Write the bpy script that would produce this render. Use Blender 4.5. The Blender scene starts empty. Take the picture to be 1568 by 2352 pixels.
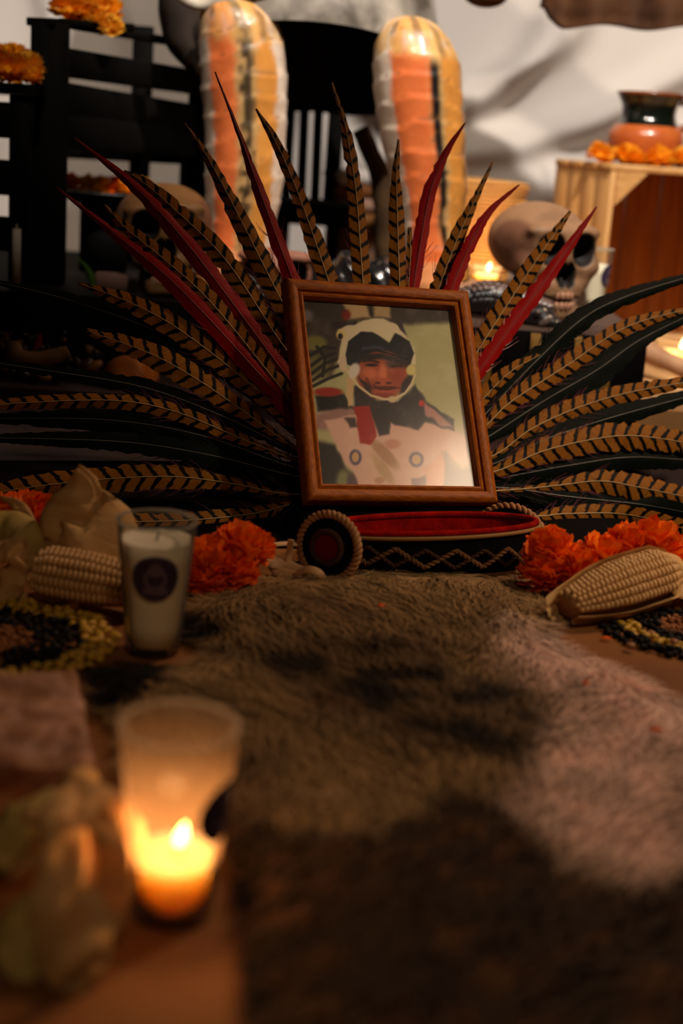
import bpy, math, random
import numpy as np
from mathutils import Matrix, Vector
random.seed(7); RNG = np.random.default_rng(7)
SC = bpy.context.scene
COL = SC.collection
# ------------------------------------------------------------------ camera
PITCH, ROLL, CAMH, FPX = math.radians(14.9), math.radians(4.0), 0.425, 3267.0
FW = np.array([0, math.cos(PITCH), -math.sin(PITCH)]); UP0 = np.array([0, math.sin(PITCH), math.cos(PITCH)]); RT0 = np.array([1., 0, 0])
RT = RT0*math.cos(ROLL)+UP0*math.sin(ROLL); UP = UP0*math.cos(ROLL)-RT0*math.sin(ROLL); CO = np.array([0, 0, CAMH])
cd = bpy.data.cameras.new('camera'); cam = bpy.data.objects.new('camera', cd); COL.objects.link(cam)
cd.sensor_fit = 'VERTICAL'; cd.sensor_height = 36; cd.sensor_width = 24; cd.lens = 50; cd.clip_start = .01
cam.matrix_world = Matrix(((RT[0], UP[0], -FW[0], CO[0]), (RT[1], UP[1], -FW[1], CO[1]), (RT[2], UP[2], -FW[2], CO[2]), (0, 0, 0, 1)))
cd.dof.use_dof = True; cd.dof.focus_distance = 1.56; cd.dof.aperture_fstop = 3.0
SC.camera = cam
# ------------------------------------------------------------------ world, lights, exposure
SC.view_settings.view_transform = 'Standard'; SC.view_settings.look = 'None'
SC.view_settings.exposure = 0.0; SC.view_settings.gamma = 1.0; SC.view_settings.use_curve_mapping = False
w = bpy.data.worlds.new('world'); SC.world = w; w.use_nodes = True
w.node_tree.nodes['Background'].inputs[0].default_value = (1.0, .62, .35, 1); w.node_tree.nodes['Background'].inputs[1].default_value = .0035
def spot(name, loc, aim, power, color, size, blend, radius):
    l = bpy.data.lights.new(name, 'SPOT'); l.energy = power; l.color = color; l.spot_size = math.radians(size); l.spot_blend = blend; l.shadow_soft_size = radius
    o = bpy.data.objects.new(name, l); COL.objects.link(o); o.location = loc
    o.rotation_euler = (Vector(aim)-Vector(loc)).to_track_quat('-Z', 'Y').to_euler(); return o
spot('ceiling_spotlight', (.60, 1.05, 2.15), (.42, 2.85, .72), 260, (1, .89, .79), 58, .45, .03)
spot('ceiling_spotlight', (-.12, .95, 2.15), (.02, 2.80, .70), 100, (1, .84, .68), 53, .5, .03)
spot('portrait_spotlight', (1.68, .72, 1.75), (.42, 1.58, .14), 125, (1, .74, .50), 25, .75, .13)
spot('room_spotlight', (1.2, 2.1, 1.75), (.26, 1.08, 0), 66, (1, .63, .40), 62, .85, .08)
spot('front_fill', (.25, -.5, 1.9), (-.02, 1.02, 0), 21, (1, .68, .42), 32, 1., .1)  # added fill light from the front, stands for no visible lamp
# ------------------------------------------------------------------ helpers
def RY(px, py, Y):
    d = FW*FPX+RT*(px-784)-UP*(py-1176); return CO+d*(Y/d[1])
def RZ(px, py, z):
    d = FW*FPX+RT*(px-784)-UP*(py-1176); return CO+d*((z-CAMH)/d[2])
def mpp(P): return float((np.asarray(P)-CO)@FW)/FPX
def lin(c):
    c = np.asarray(c, float)/255; return np.where(c <= .04045, c/12.92, ((c+.055)/1.055)**2.4)
def hsh(i, j, k, s):
    n = (i*374761393+j*668265263+k*2147483647+s*1274126177) & 0xffffffff
    n = ((n ^ (n >> 13))*1274126177) & 0xffffffff
    return ((n ^ (n >> 16)) & 0xffff)/65535.
def vn(P, sc=1., s=0):
    P = np.asarray(P, float)*sc
    if P.shape[-1] == 2: P = np.concatenate([P, np.zeros(P.shape[:-1]+(1,))], -1)
    f = np.floor(P); t = P-f; t = t*t*(3-2*t); f = f.astype(np.int64)
    r = 0
    for a in (0, 1):
        for b in (0, 1):
            for c in (0, 1):
                r = r+hsh(f[..., 0]+a, f[..., 1]+b, f[..., 2]+c, s)*(t[..., 0] if a else 1-t[..., 0])*(t[..., 1] if b else 1-t[..., 1])*(t[..., 2] if c else 1-t[..., 2])
    return r*2-1
def fbm(P, sc=1., s=0, o=3): return sum(vn(P, sc*2**i, s+i)/2**i for i in range(o))/1.75
def sst(a, b, x): t = np.clip((x-a)/(b-a), 0, 1); return t*t*(3-2*t)
BASE = {}
def base_of(o): return BASE.get(o.name, np.zeros(3)) if o else np.zeros(3)
def props(o, label=None, cat=None, group=None, kind=None):
    if label: o['label'] = label
    if cat: o['category'] = cat
    if group: o['group'] = group
    if kind: o['kind'] = kind
    return o
def thing(name, label, cat, loc, group=None):
    o = bpy.data.objects.new(name, None); o.empty_display_size = .02; COL.objects.link(o)
    o.location = [float(v) for v in loc]; BASE[o.name] = np.array(loc, float); return props(o, label, cat, group)
def mesh(name, V, Fc, mat=None, smooth=True, col=None, uv=None):
    me = bpy.data.meshes.new(name)
    V = np.asarray(V, float)
    if isinstance(Fc, np.ndarray): Fc = Fc.tolist()
    me.from_pydata(V.tolist(), [], Fc); me.update()
    if smooth: me.polygons.foreach_set('use_smooth', [True]*len(me.polygons))
    if mat: me.materials.append(mat)
    if col is not None:
        a = me.color_attributes.new('Col', 'FLOAT_COLOR', 'POINT'); c = np.ones((len(V), 4)); c[:, :3] = col; a.data.foreach_set('color', c.ravel())
    if uv is not None:
        l = me.uv_layers.new(name='UVMap'); idx = np.zeros(len(me.loops), int); me.loops.foreach_get('vertex_index', idx)
        l.data.foreach_set('uv', np.asarray(uv, float)[idx].ravel())
    return me
def part(name, V, Fc, mat, parent=None, smooth=True, col=None, uv=None, label=None, kind=None, sharp=None):
    b = base_of(parent)
    me = mesh(name, np.asarray(V, float)-b, Fc, mat, smooth, col, uv)
    if sharp: me.set_sharp_from_angle(angle=math.radians(sharp))
    o = bpy.data.objects.new(name, me); COL.objects.link(o); o.parent = parent; BASE[o.name] = b
    return props(o, label, None, None, kind)
def solo(name, V, Fc, mat, label, cat, group=None, base=None, **k):
    V = np.asarray(V, float); b = V.mean(0) if base is None else np.array(base, float)
    if base is None: b[2] = V[:, 2].min()
    me = mesh(name, V-b, Fc, mat, k.get('smooth', True), k.get('col'), k.get('uv'))
    if k.get('sharp'): me.set_sharp_from_angle(angle=math.radians(k['sharp']))
    o = bpy.data.objects.new(name, me); COL.objects.link(o); o.location = b.tolist(); BASE[o.name] = b
    return props(o, label, cat, group, k.get('kind'))
def inst(name, me, parent, mat4):
    o = bpy.data.objects.new(name, me); COL.objects.link(o); o.parent = parent
    if parent: mat4 = Matrix.Translation(-Vector(base_of(parent))) @ mat4
    o.matrix_local = mat4; return o
def join(*ms):
    V, Fc, n = [], [], 0
    for v, f in ms:
        V.append(np.asarray(v, float)); Fc += [[i+n for i in q] for q in (f.tolist() if isinstance(f, np.ndarray) else f)]; n += len(v)
    return np.concatenate(V), Fc
def gridf(n, m, wrap=False, wrapn=False):
    F_ = []
    for i in range(n if wrapn else n-1):
        for j in range(m if wrap else m-1):
            i2 = (i+1) % n; j2 = (j+1) % m; F_.append([i*m+j, i*m+j2, i2*m+j2, i2*m+j])
    return F_
def cr(P, n):
    P = np.asarray(P, float); k = len(P)
    if k == 2: t = np.linspace(0, 1, n)[:, None]; return P[0]*(1-t)+P[1]*t
    E_ = np.vstack([2*P[0]-P[1], P, 2*P[-1]-P[-2]])
    d = np.r_[0, np.cumsum(np.maximum(1e-9, np.linalg.norm(np.diff(P[:, :3], axis=0), axis=1)))]
    s = np.linspace(0, d[-1], n); i = np.clip(np.searchsorted(d, s, 'right')-1, 0, k-2); t = ((s-d[i])/(d[i+1]-d[i]))[:, None]
    p0, p1, p2, p3 = E_[i], E_[i+1], E_[i+2], E_[i+3]
    return .5*(2*p1+(p2-p0)*t+(2*p0-5*p1+4*p2-p3)*t**2+(3*p1-p0-3*p2+p3)*t**3)
def nrm(v): return v/np.maximum(1e-12, np.linalg.norm(v, axis=-1, keepdims=True))
def tube(P, r, m=8, n=None, closed=False, cap=True):
    P = np.asarray(P, float); r = np.broadcast_to(np.asarray(r, float), (len(P),)) if np.ndim(r) == 0 or len(r) == len(P) else r
    if n: Q = cr(np.c_[P, r], n); P, r = Q[:, :3], Q[:, 3]
    k = len(P); T = nrm(np.roll(P, -1, 0)-np.roll(P, 1, 0)) if closed else nrm(np.gradient(P, axis=0))
    a = np.array([0, 0, 1.]) if abs(T[0][2]) < .9 else np.array([1., 0, 0]); N = np.zeros((k, 3)); v = a
    for i in range(k):
        v = v-T[i]*(v@T[i]); v = v/np.linalg.norm(v); N[i] = v
    B = np.cross(T, N); th = np.arange(m)*2*math.pi/m
    V = P[:, None]+r[:, None, None]*(N[:, None]*np.cos(th)[None, :, None]+B[:, None]*np.sin(th)[None, :, None])
    F_ = gridf(k, m, True, closed); V = V.reshape(-1, 3)
    if cap and not closed: F_ += [list(range(m))[::-1], [(k-1)*m+j for j in range(m)]]
    return V, F_
def lathe(prof, c=(0, 0, 0), m=40, capb=False, capt=False, a0=0, a1=2*math.pi):
    full = abs(a1-a0-2*math.pi) < 1e-6; th = np.linspace(a0, a1, m, endpoint=not full); pr = np.asarray(prof, float)
    V = np.stack([pr[:, None, 0]*np.cos(th), pr[:, None, 0]*np.sin(th), np.repeat(pr[:, 1:2], m, 1)], -1).reshape(-1, 3)+np.array(c)
    F_ = gridf(len(pr), m, full)
    if capb: F_.append(list(range(m))[::-1])
    if capt: F_.append([(len(pr)-1)*m+j for j in range(m)])
    return V, F_
def box(c, h, R=None, bev=0.):
    c = np.array(c, float); h = np.array(h, float); b = min(bev, h.min()*.9)
    if b <= 0:
        V = np.array([[x, y, z] for x in (-1, 1) for y in (-1, 1) for z in (-1, 1)])*h
        F_ = [[0, 1, 3, 2], [4, 6, 7, 5], [0, 4, 5, 1], [2, 3, 7, 6], [0, 2, 6, 4], [1, 5, 7, 3]]
    else:
        V = []; idx = {}
        for x in (-1, 1):
            for y in (-1, 1):
                for z in (-1, 1):
                    s = np.array([x, y, z])
                    for a in range(3):
                        v = s*(h-b); v[a] = s[a]*h[a]; idx[(x, y, z, a)] = len(V); V.append(v)
        V = np.array(V); F_ = []
        for a in range(3):
            o1, o2 = (a+1) % 3, (a+2) % 3
            for s in (-1, 1):
                q = []
                for u, v_ in ((-1, -1), (1, -1), (1, 1), (-1, 1)):
                    k = [0, 0, 0]; k[a] = s; k[o1] = u; k[o2] = v_; q.append(idx[(*k, a)])
                F_.append(q if s > 0 else q[::-1])
            for u in (-1, 1):
                for v_ in (-1, 1):
                    k0 = [0, 0, 0]; k0[a] = -1; k0[o1] = u; k0[o2] = v_; k1 = list(k0); k1[a] = 1
                    q = [idx[(*k0, o1)], idx[(*k1, o1)], idx[(*k1, o2)], idx[(*k0, o2)]]; F_.append(q if u*v_ < 0 else q[::-1])
        for x in (-1, 1):
            for y in (-1, 1):
                for z in (-1, 1):
                    q = [idx[(x, y, z, a)] for a in range(3)]; F_.append(q if x*y*z > 0 else q[::-1])
    if R is not None: V = V @ np.asarray(R).T
    return V+c, F_
def rotz(a): c, s = math.cos(a), math.sin(a); return np.array([[c, -s, 0], [s, c, 0], [0, 0, 1.]])
def rotx(a): c, s = math.cos(a), math.sin(a); return np.array([[1., 0, 0], [0, c, -s], [0, s, c]])
def roty(a): c, s = math.cos(a), math.sin(a); return np.array([[c, 0, s], [0, 1., 0], [-s, 0, c]])
def m4(R, t, s=(1, 1, 1)):
    A = np.eye(4); A[:3, :3] = np.asarray(R)*np.asarray(s); A[:3, 3] = t; return Matrix(A.tolist())
def beam(a, b, w_, t_, side=(0, 0, 1), bev=.002):
    a, b = np.array(a, float), np.array(b, float); d = b-a; L = np.linalg.norm(d); x = d/L; z = np.array(side, float); z = z-x*(z@x); z /= np.linalg.norm(z); y = np.cross(z, x)
    return box((a+b)/2, (L/2, t_/2, w_/2), np.stack([x, y, z], 1), bev)
def sphere(c, r, m=14, n=9, R=None):
    th = np.linspace(0, math.pi, n+1)[1:-1]; ph = np.arange(m)*2*math.pi/m
    V = [[0, 0, 1]]+[[math.sin(t)*math.cos(p), math.sin(t)*math.sin(p), math.cos(t)] for t in th for p in ph]+[[0, 0, -1]]
    V = np.array(V)*np.broadcast_to(np.asarray(r, float), (3,)); F_ = [[0, 1+j, 1+(j+1) % m] for j in range(m)]
    for i in range(n-2):
        for j in range(m): F_.append([1+i*m+j, 1+(i+1)*m+j, 1+(i+1)*m+(j+1) % m, 1+i*m+(j+1) % m])
    L = len(V)-1; F_ += [[L, 1+(n-2)*m+(j+1) % m, 1+(n-2)*m+j] for j in range(m)]
    if R is not None: V = V @ np.asarray(R).T
    return V+np.array(c), F_
def sheet(P, W, N, m=5, curl=0., rip=0., seed=0, n=16, thick=0.):
    """leaf-like sheet along path P (k,3) with widths W, normal hint N, arched across by curl"""
    Q = cr(np.c_[np.asarray(P, float), np.asarray(W, float)], n); P, W = Q[:, :3], np.maximum(Q[:, 3], .0004)
    T = nrm(np.gradient(P, axis=0)); N = np.broadcast_to(np.asarray(N, float), P.shape); S = nrm(np.cross(T, N)); N = nrm(np.cross(S, T))
    u = np.linspace(-1, 1, m)
    rp = vn(np.stack(np.broadcast_arrays(np.arange(n)[:, None]*.45+seed*7.3, u[None]*1.3+seed), -1), 1., seed)
    V = P[:, None]+S[:, None]*(u[None, :, None]*W[:, None, None]*.5)-N[:, None]*((u**2)[None, :, None]*W[:, None, None]*curl)+N[:, None]*(rp*rip)[..., None]
    V = V.reshape(-1, 3); F_ = gridf(n, m)
    if thick:
        NN = np.repeat(N, m, 0); k = len(V); V2 = V-NN*thick
        F2 = [q[::-1] for q in gridf(n, m)]; bd = [i*m for i in range(n)]+[(n-1)*m+j for j in range(1, m)]+[i*m+m-1 for i in range(n-2, -1, -1)]+[j for j in range(m-2, 0, -1)]
        F_ = F_+[[i+k for i in q] for q in F2]+[[bd[i], bd[(i+1) % len(bd)], bd[(i+1) % len(bd)]+k, bd[i]+k] for i in range(len(bd))]; V = np.vstack([V, V2])
    return V, F_
def snet(f, lo, hi, n):
    lo, hi = np.array(lo, float), np.array(hi, float); s = (hi-lo).max()/n; D = np.ceil((hi-lo)/s).astype(int)+1
    G = np.stack(np.meshgrid(*[np.arange(d) for d in D], indexing='ij'), -1); val = f(lo+G*s); ins = val < 0
    C = D-1; pos = np.zeros(tuple(C)+(3,)); cnt = np.zeros(tuple(C))
    cs = [(a, b, c) for a in (0, 1) for b in (0, 1) for c in (0, 1)]
    sl = lambda A, o: A[o[0]:o[0]+C[0], o[1]:o[1]+C[1], o[2]:o[2]+C[2]]
    for i, o in enumerate(cs):
        for q in cs[i+1:]:
            if sum(abs(o[k]-q[k]) for k in range(3)) != 1: continue
            a, b = sl(val, o), sl(val, q); x = (a < 0) != (b < 0); t = np.where(x, a/np.where(x, a-b, 1), 0)
            pos += np.where(x[..., None], np.array(o)+t[..., None]*(np.array(q)-np.array(o)), 0); cnt += x
    act = cnt > 0; idx = -np.ones(tuple(C), int); idx[act] = np.arange(act.sum())
    cell = np.argwhere(act); V = lo+s*(cell+pos[act]/cnt[act][:, None]); Fq = []
    for ax in range(3):
        a1, a2 = (ax+1) % 3, (ax+2) % 3
        A = [slice(None)]*3; A[ax] = slice(0, -1); B = [slice(None)]*3; B[ax] = slice(1, None)
        i0, i1 = ins[tuple(A)], ins[tuple(B)]; E_ = np.argwhere(i0 != i1); E_ = E_[(E_[:, a1] > 0) & (E_[:, a2] > 0) & (E_[:, a1] < C[a1]) & (E_[:, a2] < C[a2])]
        q = []
        for d1, d2 in ((-1, -1), (0, -1), (0, 0), (-1, 0)):
            e = E_.copy(); e[:, a1] += d1; e[:, a2] += d2; q.append(idx[e[:, 0], e[:, 1], e[:, 2]])
        q = np.stack(q, 1); fl = ~i0[E_[:, 0], E_[:, 1], E_[:, 2]]; q[fl] = q[fl][:, ::-1]; Fq.append(q)
    return V, np.concatenate(Fq)
def ell(P, c, r):
    q = (P-np.array(c))/np.array(r); l = np.linalg.norm(q, axis=-1); return (l-1)*min(r)*np.where(l > 0, 1, 1)
def rbox(P, c, h, r):
    q = np.abs(P-np.array(c))-(np.array(h)-r); return np.linalg.norm(np.maximum(q, 0), axis=-1)+np.minimum(q.max(-1), 0)-r
def smin(a, b, k): h = np.clip(.5+.5*(b-a)/k, 0, 1); return b*(1-h)+a*h-k*h*(1-h)
def smax(a, b, k): return -smin(-a, -b, k)
def inpoly(P, poly):
    x, y = P[..., 0], P[..., 1]; r = np.zeros(x.shape, bool); n = len(poly)
    for i in range(n):
        x0, y0 = poly[i][:2]; x1, y1 = poly[(i+1) % n][:2]
        c = ((y0 > y) != (y1 > y)) & (x < (x1-x0)*(y-y0)/((y1-y0) if y1 != y0 else 1e-9)+x0); r ^= c
    return r
def sdpoly(P, poly):
    d = np.full(P.shape[:-1], 1e9); n = len(poly)
    for i in range(n):
        a = np.array(poly[i][:2], float); b = np.array(poly[(i+1) % n][:2], float); e = b-a; wv = P[..., :2]-a
        t = np.clip((wv@e)/max(1e-12, e@e), 0, 1); d = np.minimum(d, np.linalg.norm(wv-t[..., None]*e, axis=-1))
    return np.where(inpoly(P, poly), -d, d)
# ------------------------------------------------------------------ materials
def M(name, c, rough=.6, spec=.4, c2=None, nsc=30., namt=.5, bump=0., bsc=80., coat=0., sss=0., sssr=.01, attr=False, trans=0., stretch=None, metal=0., sheen=0., emis=None, alpha=1.):
    m = bpy.data.materials.new(name); m.use_nodes = True; nt = m.node_tree; N = nt.nodes; L = nt.links; b = N['Principled BSDF']
    rgb = (*lin(c), 1); b.inputs['Base Color'].default_value = rgb; b.inputs['Roughness'].default_value = rough; b.inputs['Specular IOR Level'].default_value = spec
    b.inputs['Coat Weight'].default_value = coat; b.inputs['Coat Roughness'].default_value = .15; b.inputs['Metallic'].default_value = metal; b.inputs['Sheen Weight'].default_value = sheen
    if sss: b.inputs['Subsurface Weight'].default_value = sss; b.inputs['Subsurface Radius'].default_value = (sssr, sssr*.72, sssr*.5); b.inputs['Subsurface Scale'].default_value = 1
    tc = N.new('ShaderNodeTexCoord'); mp = N.new('ShaderNodeMapping'); L.new(tc.outputs['Object'], mp.inputs[0])
    if stretch: mp.inputs['Scale'].default_value = stretch
    src = None
    if attr:
        a = N.new('ShaderNodeVertexColor'); a.layer_name = 'Col'; src = a.outputs[0]
    if c2 is not None:
        n = N.new('ShaderNodeTexNoise'); n.inputs['Scale'].default_value = nsc; n.inputs['Detail'].default_value = 6; L.new(mp.outputs[0], n.inputs[0])
        r = N.new('ShaderNodeMapRange'); r.inputs[1].default_value = .5-.22; r.inputs[2].default_value = .5+.22; r.inputs[3].default_value = 0; r.inputs[4].default_value = namt*2; L.new(n.outputs[0], r.inputs[0])
        x = N.new('ShaderNodeMix'); x.data_type = 'RGBA'; L.new(r.outputs[0], x.inputs[0]); x.inputs[7].default_value = (*lin(c2), 1)
        if src: x.blend_type = 'MULTIPLY'; L.new(src, x.inputs[6])
        else: x.inputs[6].default_value = rgb
        src = x.outputs[2]
    if src: L.new(src, b.inputs['Base Color'])
    if bump:
        n = N.new('ShaderNodeTexNoise'); n.inputs['Scale'].default_value = bsc; n.inputs['Detail'].default_value = 5; L.new(mp.outputs[0], n.inputs[0])
        u = N.new('ShaderNodeBump'); u.inputs['Strength'].default_value = bump; u.inputs['Distance'].default_value = .004; L.new(n.outputs[0], u.inputs['Height']); L.new(u.outputs[0], b.inputs['Normal'])
    if trans:
        t = N.new('ShaderNodeBsdfTranslucent'); t.inputs[0].default_value = rgb
        if src: L.new(src, t.inputs[0])
        mx = N.new('ShaderNodeMixShader'); mx.inputs[0].default_value = trans; L.new(b.outputs[0], mx.inputs[1]); L.new(t.outputs[0], mx.inputs[2]); L.new(mx.outputs[0], N['Material Output'].inputs[0])
    if emis: b.inputs['Emission Color'].default_value = (*lin(emis[0]), 1); b.inputs['Emission Strength'].default_value = emis[1]
    return m
def glassmat(name, haze=.06, tint=(251, 251, 248), fres=.3, film=(.8, .76, .68, 1)):
    m = bpy.data.materials.new(name); m.use_nodes = True; nt = m.node_tree; N = nt.nodes; L = nt.links; N.remove(N['Principled BSDF'])
    t = N.new('ShaderNodeBsdfTransparent'); t.inputs[0].default_value = (*lin(tint), 1); g = N.new('ShaderNodeBsdfGlossy'); g.inputs['Roughness'].default_value = .06 if haze else .16
    lw = N.new('ShaderNodeLayerWeight'); lw.inputs[0].default_value = fres; mx = N.new('ShaderNodeMixShader'); L.new(lw.outputs['Fresnel'], mx.inputs[0]); L.new(t.outputs[0], mx.inputs[1]); L.new(g.outputs[0], mx.inputs[2])
    d = N.new('ShaderNodeBsdfTranslucent'); d.inputs[0].default_value = film; d2 = N.new('ShaderNodeBsdfDiffuse'); d2.inputs[0].default_value = film
    ad = N.new('ShaderNodeMixShader'); ad.inputs[0].default_value = .35; L.new(d.outputs[0], ad.inputs[1]); L.new(d2.outputs[0], ad.inputs[2])
    m2 = N.new('ShaderNodeMixShader'); m2.inputs[0].default_value = haze; L.new(mx.outputs[0], m2.inputs[1]); L.new(ad.outputs[0], m2.inputs[2]); L.new(m2.outputs[0], N['Material Output'].inputs[0]); return m
def feathermat(name, c, dark, bars=True, spec=.06):
    """u counts bars along the quill, v runs -1..1 across the vane"""
    m = bpy.data.materials.new(name); m.use_nodes = True; nt = m.node_tree; N = nt.nodes; L = nt.links; b = N['Principled BSDF']
    b.inputs['Roughness'].default_value = .5; b.inputs['Specular IOR Level'].default_value = spec
    uv = N.new('ShaderNodeUVMap'); uv.uv_map = 'UVMap'; sp = N.new('ShaderNodeSeparateXYZ'); L.new(uv.outputs[0], sp.inputs[0])
    def mt(op, a, bb=None, cl=False):
        n = N.new('ShaderNodeMath'); n.operation = op; n.use_clamp = cl
        for i, v in enumerate((a, bb)):
            if v is None: continue
            if isinstance(v, (int, float)): n.inputs[i].default_value = v
            else: L.new(v, n.inputs[i])
        return n.outputs[0]
    u, v = sp.outputs[0], sp.outputs[1]; av = mt('ABSOLUTE', v)
    nz = N.new('ShaderNodeTexNoise'); nz.inputs['Scale'].default_value = 2.2; L.new(uv.outputs[0], nz.inputs[0])
    fine = N.new('ShaderNodeTexNoise'); mp = N.new('ShaderNodeMapping'); mp.inputs['Scale'].default_value = (14, .9, 1); L.new(uv.outputs[0], mp.inputs[0])
    sk = mt('ADD', u, mt('MULTIPLY', av, .9)); cb = N.new('ShaderNodeCombineXYZ'); L.new(sk, cb.inputs[0]); L.new(v, cb.inputs[1]); L.new(cb.outputs[0], mp.inputs[0]); fine.inputs['Scale'].default_value = 1.; L.new(mp.outputs[0], fine.inputs[0])
    mix = N.new('ShaderNodeMix'); mix.data_type = 'RGBA'; mix.inputs[6].default_value = (*lin(c), 1); mix.inputs[7].default_value = (*lin(dark), 1)
    if bars:
        side = mt('MULTIPLY', mt('GREATER_THAN', v, 0.), .2)
        ph = mt('ADD', mt('ADD', mt('SUBTRACT', u, mt('MULTIPLY', av, .22)), side), mt('MULTIPLY', nz.outputs[0], .35))
        fr = mt('FRACT', ph); tri = mt('ABSOLUTE', mt('SUBTRACT', fr, .5))
        thr = mt('ADD', mt('MULTIPLY', nz.outputs[0], .08), .09)
        fac = mt('SUBTRACT', 1., mt('MULTIPLY', mt('SUBTRACT', tri, thr), 16., True), True); fac = mt('MULTIPLY', fac, mt('GREATER_THAN', av, .03))
        L.new(fac, mix.inputs[0])
    else:
        fac = mt('MULTIPLY', fine.outputs[0], 1.1, True); L.new(mt('MULTIPLY', fac, .7), mix.inputs[0])
    m2 = N.new('ShaderNodeMix'); m2.data_type = 'RGBA'; m2.blend_type = 'MULTIPLY'; m2.inputs[0].default_value = .7; L.new(mix.outputs[2], m2.inputs[6])
    rr = N.new('ShaderNodeMapRange'); rr.inputs[1].default_value = .3; rr.inputs[2].default_value = .7; rr.inputs[3].default_value = .55; rr.inputs[4].default_value = 1.15; L.new(fine.outputs[0], rr.inputs[0]); L.new(rr.outputs[0], m2.inputs[7])
    L.new(m2.outputs[2], b.inputs['Base Color'])
    bp = N.new('ShaderNodeBump'); bp.inputs['Strength'].default_value = .35; bp.inputs['Distance'].default_value = .001; L.new(fine.outputs[0], bp.inputs['Height']); L.new(bp.outputs[0], b.inputs['Normal'])
    return m
def woodmat(name, c, c2, rough=.45, axis=2, sc=14., coat=0., bump=.15, spec=.4):
    st = [sc, sc, sc]; st[axis] = sc*.07
    return M(name, c, rough, spec, c2, 6., .5, bump, 9., coat, stretch=st)
GLASS = glassmat('clear_glass', .04, fres=.07); GLASS_HAZE = glassmat('hazy_glass', .12, fres=.09, film=(.82, .56, .34, 1)); GLASS_RIM = glassmat('rim_glass', .30, fres=.2); PANE = glassmat('frame_glass', .0, (250, 250, 250), .12)
WAX = M('wax', (236, 226, 206), .5, .3, sss=.15, sssr=.006)
WAXG = M('wax_glow', (238, 190, 130), .4, .3, sss=1., sssr=.06)
PLUM = M('sticker_plum', (46, 32, 66), .5); PLUM_L = M('sticker_emblem', (92, 76, 92), .5)
FLAME = M('flame', (255, 200, 110), .5, emis=((255, 200, 120), 14.)); WICK = M('wick', (25, 18, 14), .9)
# ================================================================== SETTING
FLOORM = M('floor_kraft_paper', (150, 98, 52), .75, .2, (112, 70, 36), 9., .4, .15, 60.)
o = part('floor', [[-2.6, -.4, 0], [2.6, -.4, 0], [2.6, 3.6, 0], [-2.6, 3.6, 0]], [[0, 1, 2, 3]], FLOORM, kind='structure')
WALLM = M('wall_plaster', (150, 140, 132), .9, .2, (120, 110, 104), 4., .3)
V, F_ = box((0, 3.66, 1.3), (2.6, .05, 1.3)); part('wall_back', V, F_, WALLM, smooth=False, kind='structure')
V, F_ = box((-2.65, 1.6, 1.3), (.05, 2.0, 1.3)); part('wall_left', V, F_, WALLM, smooth=False, kind='structure')
# --- white cloth hung in front of the wall, with real diagonal folds
n, m_ = 150, 190
zz, xx = np.meshgrid(np.linspace(0.0, 1.9, n), np.linspace(-2.2, 2.2, m_), indexing='ij')
def fold(x0, z0, x1, z1, wd, a):
    d = np.array([x1-x0, z1-z0]); L_ = np.linalg.norm(d); nn = np.array([-d[1], d[0]])/L_
    s = (xx-x0)*nn[0]+(zz-z0)*nn[1]; t = ((xx-x0)*d[0]+(zz-z0)*d[1])/L_**2
    s = s+.05*np.sin(t*3.); return a*np.exp(-(s/wd)**2)*sst(-.5, .1, t)*sst(1.6, .9, t)
def q2(px, py): p = RY(px, py, 3.3); return p[0], p[2]
yy = 3.34-.0*xx
for (a, b_, wd, am) in [((1030, 260), (1290, -20), .035, .075), ((1010, 350), (1568, 160), .04, .07), ((1000, 420), (1568, 330), .05, .03), ((1180, 160), (1360, -60), .03, .05), ((1240, 330), (1500, 240), .05, -.04), ((40, 300), (90, -60), .03, .04), ((300, 260), (230, -60), .035, .05), ((-200, 300), (-100, -60), .05, .05)]:
    yy = yy-fold(*q2(*a), *q2(*b_), wd, am)
yy = yy-.012*np.sin(xx*9+2*np.sin(zz*2.3))-.01*vn(np.stack([xx*3, zz*2], -1))
solo('backdrop_cloth', np.stack([xx, yy, zz], -1).reshape(-1, 3), gridf(n, m_), M('white_cloth', (226, 219, 212), .9, .15, (205, 196, 190), 3., .25, .08, 200.), 'large white cloth hanging in diagonal folds behind the altar', 'cloth', kind=None)
# --- altar tiers
BOARD = M('plum_grey_paint', (84, 68, 70), .5, .4, (66, 54, 58), 7., .5, .2, 30.)
DARKB = M('dark_board', (22, 16, 13), .8, .12, (12, 9, 8), 8., .5)
def prism(poly, z0, z1):
    k = len(poly); V = [[x, y, z0] for x, y in poly]+[[x, y, z1] for x, y in poly]
    return V, [list(range(k))[::-1], [k+i for i in range(k)]]+[[i, (i+1) % k, (i+1) % k+k, i+k] for i in range(k)]
V, F_ = prism([(-1.3, 1.27), (.75, 1.885), (.75, 1.90), (.05, 1.885), (-1.3, 1.79)], 0, .046)
solo('altar_board', V, F_, BOARD, 'low plum-grey painted board lying behind the feather fan', 'board', smooth=False)
V, F_ = prism([(-1.3, 1.81), (.05, 1.90), (.05, 2.04), (-1.3, 2.04)], 0, .068)
solo('altar_step', V, F_, BOARD, 'plum-edged altar step at left holding seed rattles and a clay stump', 'altar step', smooth=False)
V, F_ = prism([(-1.3, 2.06), (-.02, 2.06), (-.02, 2.75), (-1.3, 2.75)], 0, .172)
solo('altar_step', V, F_, DARKB, 'dark upper altar step under the left skull', 'altar step', smooth=False)
V, F_ = prism([(-.018, 2.01), (.405, 2.01), (.405, 2.75), (-.018, 2.75)], 0, .172)
bx_ = thing('altar_box', 'dark box draped with gold-striped cloth under the big skull', 'box', (.2, 2.01, 0))
part('body', V, F_, DARKB, bx_, smooth=False)
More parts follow.
